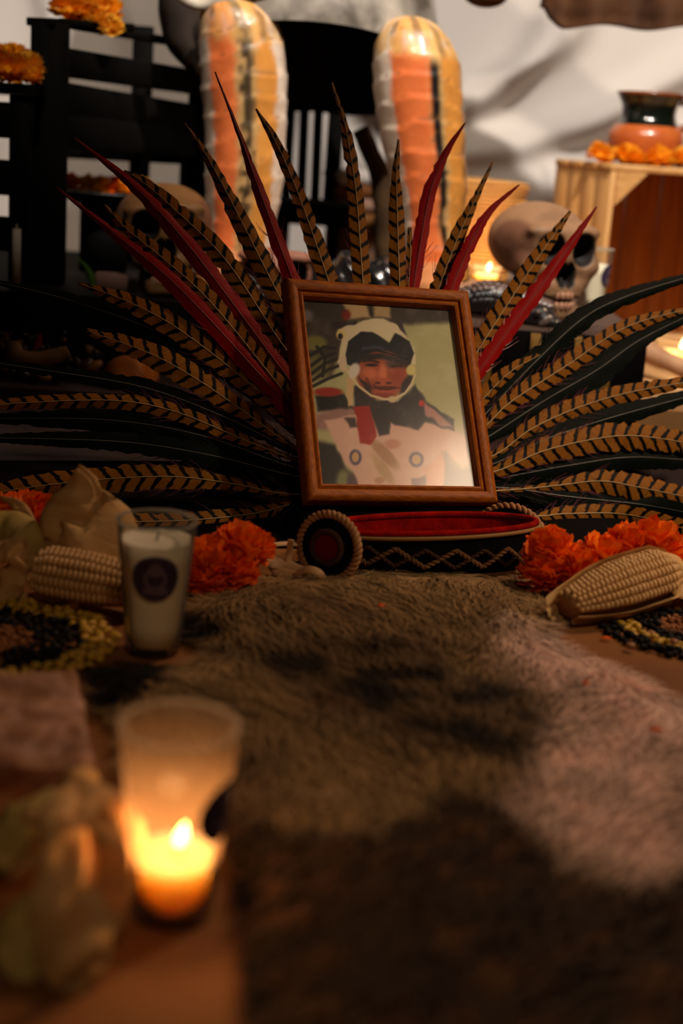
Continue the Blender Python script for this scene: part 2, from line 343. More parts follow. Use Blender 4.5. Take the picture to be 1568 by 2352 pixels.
# striped cloth skin over the box top and front edge
LINENM = M('brown_top_cloth', (92, 72, 62), .85, .2, (66, 50, 44), 14., .4); STRM = M('black_cloth', (10, 8, 8), .95, .08); GOLDM = M('gold_stripe', (134, 98, 34), .7, .3); BLUEM = M('blue_stripe', (60, 84, 96), .7, .3)
xs = np.linspace(-.02, .412, 60); pr = [(2.5, .1755), (2.2, .1755), (2.02, .177), (2.004, .174), (1.999, .165), (1.996, .12), (1.995, .076)]
V = np.array([[x, y-.003*math.sin(x*60)*(i > 3)*(i-3)/3, z] for i, (y, z) in enumerate(pr) for x in xs]); Fa = gridf(len(pr), 60)
part('top_cloth', V[:60*4], [q for q in Fa if max(q) < 240], LINENM, bx_); cl = part('cloth_front', V[180:], [[i-180 for i in q] for q in Fa if min(q) >= 180], STRM, bx_)
for x0, wd, mt_ in [(.035, .012, GOLDM), (.05, .006, BLUEM), (.11, .012, GOLDM), (.125, .005, BLUEM), (.19, .012, GOLDM), (.255, .014, GOLDM), (.272, .005, BLUEM), (.315, .010, GOLDM), (.333, .005, BLUEM), (.357, .013, GOLDM), (.348, .005, BLUEM)]:
    V, F_ = sheet([[x0, 1.9985, .172], [x0, 1.993, .165], [x0, 1.9905-.002, .12], [x0, 1.989, .078]], [wd]*4, (0, -1, 0), 3, n=8); part('stripe', V, F_, mt_, bx_)
V, F_ = prism([(.41, 2.0), (1.4, 2.0), (1.4, 3.2), (.41, 3.2)], 0, .075)
solo('altar_platform', V, F_, M('pine_board', (190, 148, 100), .6, .3, (160, 118, 74), 6., .5), 'pale low platform under the pine crate', 'platform', smooth=False)
V, F_ = prism([(-1.1, 1.16), (-.24, 1.41), (-.03, 1.435), (.16, 1.50), (.28, 1.50), (.42, 1.50), (.8, 1.56), (.75, 1.883), (-1.3, 1.268)], 0, .0025)
solo('floor_cloth', V, F_, STRM, 'black cloth on the floor beneath the feather fan', 'cloth', smooth=False)
# ================================================================== FUR HIDE
def gp(pl, z=0.): return [RZ(x, y, z)[:2] for x, y in pl]
OUT = gp([(430, 1410), (415, 1475), (500, 1505), (440, 1545), (300, 1535), (205, 1545), (225, 1640), (300, 1690), (300, 1800), (500, 1900), (545, 2000), (560, 2200), (590, 2500), (1900, 2560), (1900, 1790), (1630, 1670), (1480, 1590), (1350, 1535), (1262, 1490), (1285, 1440), (1250, 1390), (1200, 1340), (1000, 1325), (800, 1330), (620, 1345), (520, 1370)])
DK1 = gp([(470, 1510), (560, 1490), (700, 1470), (900, 1490), (1130, 1560), (1290, 1640), (1270, 1720), (1160, 1775), (960, 1760), (800, 1680), (640, 1600)])
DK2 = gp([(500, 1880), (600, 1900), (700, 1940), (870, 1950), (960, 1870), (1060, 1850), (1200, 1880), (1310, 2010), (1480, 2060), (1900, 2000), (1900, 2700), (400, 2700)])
BLK = gp([(190, 1530), (440, 1530), (400, 1600), (330, 1600), (250, 1640), (200, 1620)]); BLK2 = gp([(405, 1420), (470, 1430), (510, 1500), (420, 1490)])
EDGE_SHADE = gp([(500, 1920), (585, 1960), (610, 2200), (640, 2500), (480, 2500)]); PALE = gp([(1130, 1430), (1320, 1480), (1568, 1600), (1900, 1760), (1900, 2000), (1480, 2060), (1310, 2000), (1180, 1880), (1230, 1740), (1300, 1640), (1150, 1540)])  # first outline: shadow strip at the hide's near left edge, painted into the fur
hz = lambda P: .006+.006*sst(0, .05, -sdpoly(P, OUT))+.006*vn(P, 9., 3)*sst(0, .06, -sdpoly(P, OUT))
def furcol(P):
    j = np.stack([vn(P, 25, 5), vn(P, 25, 6)], -1)*.012+np.stack([vn(P, 70, 7), vn(P, 70, 8)], -1)*.006; Q = P+j
    c = np.tile(lin((150, 120, 80)), (len(P), 1)); mixc = lambda c, k, a: c*(1-a[:, None])+lin(k)*a[:, None]
    c = mixc(c, (236, 202, 184), sst(.02, -.03, sdpoly(Q, PALE)))
    c = mixc(c, (118, 86, 60), .6*sst(.1, .5, fbm(P, 14, 21)))
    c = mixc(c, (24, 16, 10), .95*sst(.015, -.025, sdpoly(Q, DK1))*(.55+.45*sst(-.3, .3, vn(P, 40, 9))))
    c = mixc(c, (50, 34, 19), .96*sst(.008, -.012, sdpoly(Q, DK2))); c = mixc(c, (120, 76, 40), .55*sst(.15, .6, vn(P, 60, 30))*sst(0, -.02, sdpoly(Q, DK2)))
    for b_ in (BLK, BLK2, EDGE_SHADE): c = mixc(c, (8, 6, 5), sst(.006, -.008, sdpoly(Q, b_)))
    return c
g = .012; x0, x1 = -.4, .75; y0, y1 = .4, 1.5
GX, GY = np.meshgrid(np.arange(x0, x1, g), np.arange(y0, y1, g), indexing='ij'); GP = np.stack([GX, GY], -1); ins = inpoly(GP, OUT); idx = -np.ones(ins.shape, int); idx[ins] = np.arange(ins.sum())
hp = GP[ins]; V = np.c_[hp, hz(hp)]; F_ = []
for i in range(ins.shape[0]-1):
    for j in range(ins.shape[1]-1):
        q = [idx[i, j], idx[i+1, j], idx[i+1, j+1], idx[i, j+1]]
        if min(q) >= 0: F_.append(q)
HIDE = thing('fur_hide', 'grey-brown furry animal hide with dark patches spread over the floor', 'fur hide', (.2, 1.0, 0))
FURM = M('fur', (150, 120, 90), .75, .15, attr=True)
V2 = V.copy(); V2[:, 2] = .0015; kk = len(V)
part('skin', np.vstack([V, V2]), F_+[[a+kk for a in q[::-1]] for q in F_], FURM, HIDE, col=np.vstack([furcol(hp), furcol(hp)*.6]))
NS = 95000; cand = np.c_[RNG.uniform(-.4, .62, NS*2), RNG.uniform(.44, 1.46, NS*2)]; cand = cand[inpoly(cand, OUT)]
keep = RNG.random(len(cand)) < np.clip(.35+.65*(cand[:, 1]-.5)/.4, .3, 1); R_ = cand[keep][:NS]; k = len(R_)
an = -math.pi/2+.8*vn(R_, 4, 11)+.28*vn(R_, 16, 12)+RNG.normal(0, .16, k)-.8*(R_[:, 0]-.1)
edge = sst(.035, 0, -sdpoly(R_, OUT)); cen = np.array([.15, 1.0]); outd = np.arctan2(R_[:, 1]-cen[1], R_[:, 0]-cen[0]); an = an+edge*((outd-an+math.pi) % (2*math.pi)-math.pi)*.8
ln = .028*(1+.35*RNG.normal(0, 1, k).clip(-1.5, 1.8))*(1+.4*vn(R_, 12, 14))*(1-.5*edge); lift = .27+.16*vn(R_, 30, 13)+RNG.normal(0, .08, k)
D_ = np.stack([np.cos(an)*np.cos(lift), np.sin(an)*np.cos(lift), np.sin(lift)], 1); S_ = np.stack([-np.sin(an), np.cos(an), np.zeros(k)], 1)
root = np.c_[R_, hz(R_)-.001]; mid = root+D_*(ln*.5)[:, None]; tip = mid+(D_*np.array([1, 1, -.1]))*(ln*.5)[:, None]; tip[:, 2] = np.maximum(tip[:, 2], .002); tip += S_*(RNG.normal(0, .18, k)*ln)[:, None]
wd = (RNG.uniform(.0007, .0015, k))[:, None]
FV = np.stack([root-S_*wd*.6, root+S_*wd*.6, mid+S_*wd*.5, mid-S_*wd*.5, tip], 1).reshape(-1, 3); b5 = np.arange(k)[:, None]*5
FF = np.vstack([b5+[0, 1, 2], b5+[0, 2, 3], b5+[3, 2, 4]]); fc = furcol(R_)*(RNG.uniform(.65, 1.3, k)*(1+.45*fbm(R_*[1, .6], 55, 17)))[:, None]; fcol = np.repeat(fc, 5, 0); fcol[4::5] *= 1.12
me = bpy.data.meshes.new('fur'); FV = FV-base_of(HIDE); me.vertices.add(len(FV)); me.vertices.foreach_set('co', FV.ravel()); me.loops.add(FF.size); me.loops.foreach_set('vertex_index', FF.ravel()); me.polygons.add(len(FF)); me.polygons.foreach_set('loop_start', np.arange(len(FF))*3); me.update(calc_edges=True)
a_ = me.color_attributes.new('Col', 'FLOAT_COLOR', 'POINT'); a_.data.foreach_set('color', np.c_[fcol, np.ones(len(fcol))].ravel()); me.materials.append(FURM)
o = bpy.data.objects.new('fur', me); COL.objects.link(o); o.parent = HIDE; o['kind'] = 'stuff'
# ================================================================== CANDLES IN GLASSES
def candle(px, py, label, wax_h, sticker=None, lit=0., mat=GLASS, hgt=.114, rt=.0325, rb=.0215, base=None, group=None, power=0.):
    c = RZ(px, py, 0) if base is None else np.array(base); c = np.array(c, float); t = thing('candle_glass', label, 'candle', c, group); th = .0013
    rr = lambda z: rb+(rt-rb)*(z/hgt)
    prof = [(0.001, .0), (rb-.002, 0), (rb, .002)]+[(rr(z), z) for z in np.linspace(.006, hgt-.001, 12)]+[(rt-th*.5, hgt)]+[(rr(z)-th, z) for z in np.linspace(hgt-.001, .010, 10)]+[(rb-.005, .0085), (.001, .008)]
    V, F_ = lathe(prof, c, 48); part('glass', V, F_, mat, t)
    V, F_ = tube([c+np.array([(rt-th*.5)*math.cos(q_), (rt-th*.5)*math.sin(q_), hgt-.0006]) for q_ in np.arange(48)*2*math.pi/48], .0013, 8, closed=True); part('rim', V, F_, GLASS_RIM, t)
    ri = lambda z: rr(z)-th-.0003
    wp = [(.001, .0095)]+[(ri(z), z) for z in np.linspace(.0098, wax_h, 6)]+[(ri(wax_h)-.0015, wax_h-.0012), (.010, wax_h-.0026 if lit else wax_h-.0016), (.001, wax_h-.003 if lit else wax_h-.002)]
    V, F_ = lathe(wp, c, 40); part('wax', V, F_, WAXG if lit else WAX, t)
    wt = c+[0, 0, wax_h-.004]; V, F_ = tube([wt, wt+[.0005, 0, .004], wt+[.0018, -.0005, .009]], .0008, 6); part('wick', V, F_, WICK, t)
    if sticker:
        az, zc, rad = sticker; out = lambda a, z, e: c+np.array([(rr(z)+e)*math.cos(a), (rr(z)+e)*math.sin(a), z])
        def disc(r0, zc_, e, mt, nm, par, sq=None, r1=0., a_off=0.):
            V = []; nn = 28; rings = [r1, (r0+r1)/2, r0]
            for r in rings:
                for i in range(nn):
                    th_ = 2*math.pi*i/nn; dx, dz = r*math.cos(th_), r*math.sin(th_)
                    if sq: mm = max(abs(math.cos(th_)), abs(math.sin(th_))); dx, dz = r/r0*sq[0]*math.cos(th_)/mm, r/r0*sq[1]*math.sin(th_)/mm
                    V.append(out(az+(a_off+dx)/rr(zc_), zc_+dz, e))
            return part(nm, V, gridf(3, nn, True), mt, par)
        st = disc(rad, zc, .0003, PLUM, 'sticker', t)
        disc(rad*.93, zc, .0005, PLUM_L, 'emblem_ring', st, r1=rad*.89); disc(rad*.30, zc+rad*.38, .0006, PLUM_L, 'emblem_head', st); disc(rad*.5, zc-rad*.0, .0006, PLUM_L, 'emblem_body', st, r1=rad*.32); disc(1., zc-rad*.52, .0006, PLUM_L, 'emblem_banner', st, sq=(rad*.5, rad*.16))
    if lit:
        f0 = wt+[.0018, -.0005, .0075]; pr = [(.0006, 0), (.0042, .0035), (.0052, .0075), (.0042, .012), (.002, .017), (.0003, .021)]
        V, F_ = lathe([(r*lit, z*lit) for r, z in pr], f0, 16); V[:, 0] += (V[:, 2]-f0[2])*.25; part('flame', V, F_, FLAME, t)
        l = bpy.data.lights.new('candle_light', 'POINT'); l.energy = power; l.color = (1, .50, .20); l.shadow_soft_size = .008; lo = bpy.data.objects.new('candle_light', l); COL.objects.link(lo); lo.parent = t; lo.location = (f0+[.001, 0, .016]-c).tolist()
    return t
cn = candle(395, 2098, 'lit votive candle in a tall glass glowing in the near foreground', .038, (math.radians(-22), .070, .0185), .7, GLASS_HAZE, power=.22)
cf = candle(350, 1497, 'unlit white candle in a tall glass with round plum sticker, beside the corn', .098, (math.radians(-82), .072, .0195), 0., GLASS)
# ================================================================== MARIGOLDS
def petal_mesh(s, mat):
    r = random.Random(s); V = []; n, m_ = 5, 5
    for i in range(n):
        t = i/(n-1); wdt = .0022+.0068*math.sin(min(1, t*1.15)*math.pi*.62)
        for j in range(m_):
            u = j/(m_-1)*2-1; V.append([u*wdt, .015*t+(.0012*math.cos(u*5+s) if i == n-1 else 0), .004*t*t+.0016*math.sin(u*3.1+s)*t+.0012*math.cos(u*6+s*2)*t-.002*(u*u)*(1-t)])
    return mesh('petal', V, gridf(n, m_), mat)
ORM = [M('marigold_orange', (255, 140, 22), .6, .2, (248, 110, 12), 60., .5, trans=.25), M('marigold_deep', (250, 116, 16), .6, .2, (232, 88, 10), 60., .5, trans=.25)]
YLM = [M('marigold_amber', (255, 186, 40), .6, .2, (248, 150, 16), 60., .5, trans=.25), M('marigold_gold', (255, 208, 80), .6, .2, (250, 172, 34), 60., .5, trans=.25)]
PET = [petal_mesh(i, ORM[i % 2]) for i in range(5)]
GREENM = M('calyx_green', (60, 70, 26), .7)
def petal_mats(c, r, np_, seed):
    rr = random.Random(seed); res = []; ga = math.pi*(3-5**.5)
    ax = nrm(np.array([rr.uniform(-.4, .4), rr.uniform(-.7, 0), 1.])); Q = Vector((0, 0, 1)).rotation_difference(Vector(ax)).to_matrix()
    for i in range(np_):
        zf = 1-1.55*(i+.5)/np_; ph = i*ga; q = math.sqrt(max(0, 1-zf*zf)); d = Vector((q*math.cos(ph), q*math.sin(ph), zf)); d = Q @ d
        pos = Vector(c)+d*(r*.45); up = Vector((rr.uniform(-.6, .6), rr.uniform(-.6, .6), 1)); y = (d+Vector((rr.uniform(-.35, .35),)*1+(rr.uniform(-.35, .35), rr.uniform(-.3, .35)))).normalized(); x = y.cross(up).normalized(); z = x.cross(y); s = r/.026*rr.uniform(.8, 1.15)
        A = Matrix(((x[0]*s, y[0]*s, z[0]*s, pos[0]), (x[1]*s, y[1]*s, z[1]*s, pos[1]), (x[2]*s, y[2]*s, z[2]*s, pos[2]), (0, 0, 0, 1))); res.append(A)
    return res
def marigold(c, r, label, group, seed, np_=64):
    t = thing('marigold_flower', label, 'flower', (c[0], c[1], c[2]-r*.6), group)
    for i, A in enumerate(petal_mats(c, r, np_, seed)): inst('petal', PET[(i+seed) % 5], t, A)
    V, F_ = sphere(c, r*.5, 10, 6); part('flower_core', V, F_, ORM[1], t)
    return t
def far_marigold(c, r, label, group, seed, mats, np_=40):
    V = []; F_ = []; pm = PET[0]; pv = np.array([v.co for v in pm.vertices]); pf = [list(p.vertices) for p in pm.polygons]; ms = []
    for A in petal_mats(c, r, np_, seed):
        A = np.array(A); ms.append((pv @ A[:3, :3].T+A[:3, 3], pf))
    ms.append(sphere(c, r*.5, 10, 6)); V, F_ = join(*ms); return solo('marigold_flower', V, F_, mats[seed % 2], label, 'flower', group)
k = 0
for (x, y, z, r) in [(1262, 1272, .040, .026), (1250, 1318, .022, .026), (1322, 1318, .028, .027), (1296, 1345, .014, .02), (1380, 1288, .036, .027), (1440, 1262, .044, .026), (1505, 1258, .046, .028), (1390, 1322, .022, .024), (1545, 1290, .03, .022)]:
    c = RZ(x, y, z); c = RY(x, y, max(c[1], 1.33)); c[2] = max(c[2], r*.55); marigold(c, r, 'orange marigold in the heap to the right of the headband', 'marigolds right of the headband', 11+k); k += 1
for (x, y, z, r) in [(485, 1300, .024, .028), (545, 1262, .036, .025), (580, 1258, .036, .02), (535, 1315, .018, .025), (470, 1335, .014, .02)]:
    marigold(RZ(x, y, z), r, 'orange marigold between the unlit candle and the headband', 'marigolds beside the headband', 31+k); k += 1
for (x, y, z, r) in [(240, 1245, .036, .022), (255, 1285, .022, .024)]:
    marigold(RZ(x, y, z), r, 'orange marigold peeping between corn husk and unlit candle', 'marigolds behind the corn', 51+k); k += 1
for (x, y, z, r) in [(25, 1185, .03, .022), (72, 1180, .034, .024)]:
    marigold(RZ(x, y, z), r, 'orange marigold behind the left corn husk, at the photo edge', 'marigolds at the left edge', 61+k); k += 1
# ================================================================== CORN
KM = M('corn_kernel', (214, 176, 124), .4, .4, (190, 146, 92), 120., .5, sss=.15, sssr=.004); COBM = M('cob', (150, 104, 62), .8); HUSK = M('corn_husk', (232, 192, 132), .7, .25, (190, 140, 80), 22., .5, .3, 60., trans=.18, stretch=(1, 1, 3)); HUSKG = M('corn_husk_green', (182, 156, 80), .7, .25, (206, 178, 112), 14., .5, .3, 60., trans=.18)
kv, kf = box((0, 0, 0), (.5, .5, .5), None, .22); KERN = mesh('kernel', kv, kf, KM)
def corn(a, b, r, label, rows=14, per=24, phase=0., arc=None, tip_taper=.45):
    """ear from butt a to tip b"""
    a, b = np.array(a, float), np.array(b, float); ax = b-a; L_ = np.linalg.norm(ax); ax /= L_; t = thing('corn_ear', label, 'corn', (a[0], a[1], 0)); up = np.array([0, 0, 1.]); s1 = nrm(np.cross(ax, up)); s2 = np.cross(s1, ax)
    R_at = lambda f: r*(1-tip_taper*max(0, f-.45)**1.7/.55**1.7)*(1-.25*max(0, .12-f)/.12)
    fs = np.linspace(0, 1, 14); V, F_ = tube([a+ax*L_*f for f in fs], [R_at(f)*.9 for f in fs], 16); part('cob', V, F_, COBM, t)
    rr = random.Random(len(label)); n = 0
    for k in range(rows):
        th = 2*math.pi*k/rows+phase
        if arc and not arc(th): continue
        for i in range(per):
            if n >= 298: break
            f = (i+.5+.3*(k % 2))/per
            if f > .99: continue
            R0 = R_at(f); rad = s1*math.cos(th)+s2*math.sin(th); tg = np.cross(ax, rad); p = a+ax*L_*f+rad*R0*(.93+rr.uniform(-.02, .02))
            inst('kernel', KERN, t, m4(np.stack([tg, ax, rad], 1), p, (2*math.pi*R0/rows*.97, L_/per*rr.uniform(.86, .97), R0*.42))); n += 1
    return t
# left ear, with peeled husk
a = RZ(85, 1315, .030); b = RZ(345, 1360, .024); cl_ = corn(a, b, .0235, 'pale corn ear with peeled dry husk left of the unlit candle', 16, 22, .1, lambda th: True if math.sin(th) > -.55 else False)
def husk(t, pts, W, N, mat=HUSK, curl=.15, rip=.003, seed=0, name='husk_leaf', n=20): V, F_ = sheet(pts, W, N, 7, curl, rip, seed, n, .0005); return part(name, V, F_, mat, t)
e = lambda x, y, z: RZ(x, y, z); D = lambda x, y, Y: RY(x, y, Y)
Yc = 1.24
husk(cl_, [D(95, 1300, Yc-.02), D(170, 1270, Yc-.035), D(225, 1215, Yc-.02), D(190, 1150, Yc), D(200, 1110, Yc), D(182, 1068, Yc)], [.03, .066, .07, .04, .022, .002], (0, -1, .5), curl=.18, seed=1)
husk(cl_, [D(100, 1300, Yc-.02), D(140, 1255, Yc-.02), D(150, 1190, Yc-.01), D(180, 1120, Yc), D(178, 1075, Yc)], [.02, .05, .055, .03, .002], (-.3, -1, .4), curl=.12, seed=2)
husk(cl_, [D(175, 1180, Yc), D(195, 1140, Yc+.005), D(230, 1142, Yc), D(268, 1148, Yc-.01)], [.01, .018, .016, .001], (0, -1, .6), curl=.1, seed=3)
husk(cl_, [D(170, 1170, Yc), D(215, 1175, Yc), D(242, 1215, Yc-.01), D(238, 1250, Yc-.01), D(205, 1265, Yc-.02)], [.015, .018, .020, .016, .006], (.3, -1, .3), curl=.2, seed=4)
husk(cl_, [D(85, 1280, Yc-.02), D(75, 1230, Yc), D(45, 1165, Yc+.02), D(0, 1142, Yc+.03)], [.02, .016, .012, .003], (0, -1, .5), curl=.1, seed=5)
husk(cl_, [D(90, 1275, Yc-.02), D(50, 1225, Yc-.02), D(10, 1205, Yc), D(-60, 1200, Yc)], [.02, .034, .036, .02], (0, -.8, .6), HUSKG, curl=.2, seed=6)
husk(cl_, [D(80, 1300, Yc-.02), D(40, 1250, Yc-.03), D(-10, 1255, Yc-.02), D(-60, 1260, Yc-.02)], [.025, .035, .03, .02], (0, -.6, .8), curl=.15, seed=7)
husk(cl_, [D(50, 1290, Yc-.04), D(20, 1330, Yc-.04), D(0, 1350, Yc-.04), D(-50, 1340, Yc-.04)], [.015, .028, .03, .02], (0, -.8, .6), curl=.2, seed=8)
husk(cl_, [e(60, 1320, .02), e(110, 1350, .016), e(140, 1375, .008), e(80, 1375, .006), e(-20, 1355, .006)], [.01, .014, .014, .014, .012], (0, -.7, .7), curl=.2, seed=9)
V, F_ = tube([e(172, 1345, .018), e(180, 1365, .010), e(168, 1395, .006)], [.007, .0075, .004], 10, 10); part('stalk', V, F_, HUSK, cl_)
# right ear, partly in its husk
a = RZ(1530, 1318, .034); b = RZ(1300, 1392, .020); cr_ = corn(a, b, .0245, 'plump pale corn ear half in its husk below the right marigolds', 18, 26, .05, lambda th: math.sin(th) > -.3, .5)
ax = nrm(b-a); up = np.array([0, 0, 1.]); s1 = nrm(np.cross(ax, up)); L_ = np.linalg.norm(b-a)
def wrap(t, th0, th1, f0, f1, rad, mat, seed, flare=0.):
    n, m_ = 22, 12; V = []; s2 = np.cross(s1, ax)
    for i in range(n):
        f = f0+(f1-f0)*i/(n-1); R0 = rad*(1-.55*max(0, f-.45)**1.7/.55**1.7)*(1-.4*max(0, .1-f)/.2)+flare*max(0, f-.8)
        for j in range(m_):
            th = th0+(th1-th0)*(j/(m_-1))*(1-.35*max(0, f-.5)); q = R0+.0025*math.sin(th*9+seed+f*2)*.5+(.004 if j in (0, m_-1) else 0); V.append(a+ax*L_*f+(s1*math.cos(th)+s2*math.sin(th))*q)
    part('husk_leaf', V, gridf(n, m_), mat, t)
wrap(cr_, math.radians(-80), math.radians(68), -.06, 1.12, .0285, HUSK, 1, .008); wrap(cr_, math.radians(-90), math.radians(40), -.06, 1.06, .0295, HUSK, 2, .02); wrap(cr_, math.radians(205), math.radians(262), -.05, .98, .0272, HUSK, 3)
V, F_ = tube([a-ax*.018, a-ax*.004], [.010, .016], 12); part('stalk', V, F_, HUSK, cr_)
for i, pts in enumerate([[a-ax*.01, e(1545, 1325, .03), e(1580, 1330, .02), e(1640, 1330, .014)], [a-ax*.008, e(1530, 1350, .02), e(1548, 1370, .01), e(1620, 1385, .006)], [a-ax*.012, e(1560, 1340, .03), e(1600, 1350, .02), e(1660, 1345, .016)], [a-ax*.01, e(1550, 1300, .04), e(1535, 1290, .045), e(1520, 1285, .05)]]):
    husk(cr_, pts, [.012, .026, .034, .02], (0, -.6, .8), curl=.15, seed=20+i)
a3 = RZ(1600, 1262, .03); b3 = RZ(1556, 1290, .022); c3 = corn(b3, a3+(a3-b3), .017, 'brown-grained corn ear cut off by the right photo edge', 14, 22, .2, lambda th: math.sin(th) > -.3)
# ================================================================== BEAN MOSAICS
bv, bf = sphere((0, 0, 0), (.5, .34, .30), 10, 7); bv[:, 1] += .09*np.cos(bv[:, 0]*3.2)-.08
BEANY = mesh('yellow_bean', bv, bf, M('yellow_bean', (206, 166, 54), .45, .4, (180, 136, 40), 90., .5)); BEANK = mesh('black_bean', bv, bf, M('black_bean', (15, 13, 13), .6, .12, (26, 22, 20), 60., .4)); BEANP = mesh('pink_bean', bv, bf, M('pink_bean', (172, 116, 84), .4))
def ring(c, r0, r1, me, name, label, group, cat, size, seed, ok, cap=300):
    rr = random.Random(seed); pts = []; n = 0
    for _ in range(9000):
        if n >= cap: break
        r = math.sqrt(rr.uniform(r0*r0, r1*r1)); th = rr.uniform(0, 2*math.pi); p = np.array([c[0]+r*math.cos(th), c[1]+r*math.sin(th)])
        if not ok(p) or any((p[0]-q[0])**2+(p[1]-q[1])**2 < (size*.72)**2 for q in pts): continue
        pts.append(p); n += 1; A = rotz(rr.uniform(0, 6.28)) @ rotx(rr.uniform(-.4, .4)) @ roty(rr.uniform(-.3, .3)); s = size*rr.uniform(.9, 1.15)
        o = bpy.data.objects.new(name, me); COL.objects.link(o); o.matrix_world = m4(A, (p[0], p[1], s*.30+rr.choice([0, 0, .0025])), (s, s, s)); props(o, label, cat, group)
    return n
def vis(p):
    v = np.array([p[0], p[1], 0])-CO; d = v@FW; x, y = 784+FPX*(v@RT)/d, 1176-FPX*(v@UP)/d; return -25 < x < 1593
CR = RZ(1585, 1448, 0); CL = RZ(-5, 1478, 0)
notcorn = lambda p: vis(p) and abs(np.dot(p-(a+b)[:2]/2, [-ax[1], ax[0]])) > .02 if np.linalg.norm(p-(a+b)[:2]/2) < .07 else vis(p)
nb = [ring(CR, .069, .088, BEANK, 'black_bean', 'black bean in the outer ring of the right-hand seed mosaic', 'outer black beans, right mosaic', 'bean', .0095, 1, notcorn, 110),
      ring(CR, .052, .068, BEANY, 'yellow_bean', 'yellow bean in the ring of the right-hand seed mosaic', 'yellow beans, right mosaic', 'bean', .0095, 2, notcorn, 120),
      ring(CR, .030, .051, BEANK, 'black_bean', 'black bean in the inner ring of the right-hand seed mosaic', 'inner black beans, right mosaic', 'bean', .0095, 3, notcorn, 80),
      ring(CL, .070, .096, BEANY, 'yellow_bean', 'yellow bean in the outer ring of the left-hand seed mosaic', 'yellow beans, left mosaic', 'bean', .0105, 4, vis, 140),
      ring(CL, .030, .069, BEANK, 'black_bean', 'black bean inside the yellow ring of the left-hand mosaic', 'black beans, left mosaic', 'bean', .0095, 5, vis, 110)]
def grains(c, r, label, seed):
    rr = random.Random(seed); ms = []
    for _ in range(260):
        q = r*math.sqrt(rr.random()); th = rr.uniform(0, 6.28); p = np.array([c[0]+q*math.cos(th), c[1]+q*math.sin(th), rr.uniform(.0015, .005)])
        if vis(p): ms.append(sphere(p, (.0028, .0018, .0016), 6, 4, rotz(rr.uniform(0, 6))))
    V, F_ = join(*ms); solo('grain_pile', V, F_, M('brown_grain', (150, 92, 44), .6, .3, (120, 70, 34), 100., .5), label, 'grain', kind='stuff')
grains(CR, .030, 'brown grains at the centre of the right-hand seed mosaic', 1); grains(CL, .031, 'brown grains at the centre of the left-hand seed mosaic', 2)
for x, y in [(1448, 1483), (1548, 1474), (1495, 1455)]:
    o = bpy.data.objects.new('pink_bean', BEANP); COL.objects.link(o); o.matrix_world = m4(rotz(x), RZ(x, y, .006), (.0095,)*3); props(o, 'stray pinkish bean among the dark beans of the right mosaic', 'bean', 'pink beans, right mosaic')
# loose red petals on the fur
for x, y, s in [(1490, 1676, .011), (868, 1391, .006), (1338, 1570, .006), (1380, 1466, .010)]:
    p = RZ(x, y, .022 if x != 1380 else .003); V, F_ = sheet([p, p+[s*.5, .001, .0012], p+[s, 0, 0]], [.002, .005, .001], (0, -.3, 1), 5, .1, n=6, thick=.0004)
    solo('loose_petal', V, F_, ORM[1], {1490: 'large red-orange petal fallen on the fur at right', 868: 'tiny red petal on the fur below the headband', 1338: 'tiny red petal on the pale right edge of the fur', 1380: 'orange petal shred beside the black beans'}[x], 'petal')
# ================================================================== STONE SLAB
zt = .034; q = np.array([RZ(-170, 1540, zt), RZ(178, 1538, zt), RZ(222, 1752, zt), RZ(-170, 1750, zt)]); n, m_ = 34, 34; V = []
for i in range(n):
    for j in range(m_):
        s, t = i/(n-1), j/(m_-1); p = (q[0]*(1-t)+q[1]*t)*(1-s)+(q[3]*(1-t)+q[2]*t)*s; V.append(p)
V = np.array(V); ed = np.array([min(i, n-1-i, j, m_-1-j) for i in range(n) for j in range(m_)]); V[:, 2] += .0035*fbm(V[:, :2], 60, 4)-.004*(ed == 0); V[:, :2] += (ed == 0)[:, None]*np.stack([vn(V[:, :2], 90, 5), vn(V[:, :2], 90, 6)], -1)*.002
bd = [j for j in range(m_)]+[i*m_+m_-1 for i in range(1, n)]+[(n-1)*m_+j for j in range(m_-2, -1, -1)]+[i*m_ for i in range(n-2, 0, -1)]; k = len(V); lo_ = V[bd].copy(); lo_[:, 2] = 0.; md = V[bd].copy(); md[:, 2] *= .5; md[:, :2] += .0015*np.stack([vn(md[:, :2], 80, 1), vn(md[:, :2], 80, 2)], -1)
nb_ = len(bd); F_ = [x[::-1] for x in gridf(n, m_)]+[[bd[i], k+i, k+(i+1) % nb_, bd[(i+1) % nb_]][::-1] for i in range(nb_)]+[[k+i, k+nb_+i, k+nb_+(i+1) % nb_, k+(i+1) % nb_][::-1] for i in range(nb_)]
solo('stone_slab', np.vstack([V, md, lo_]), F_, M('rose_stone', (206, 156, 126), .4, .5, (128, 78, 46), 34., .6, .5, 90., coat=.15), 'rough rose-coloured stone slab at the left edge in front of the seed mosaic', 'stone', sharp=50)
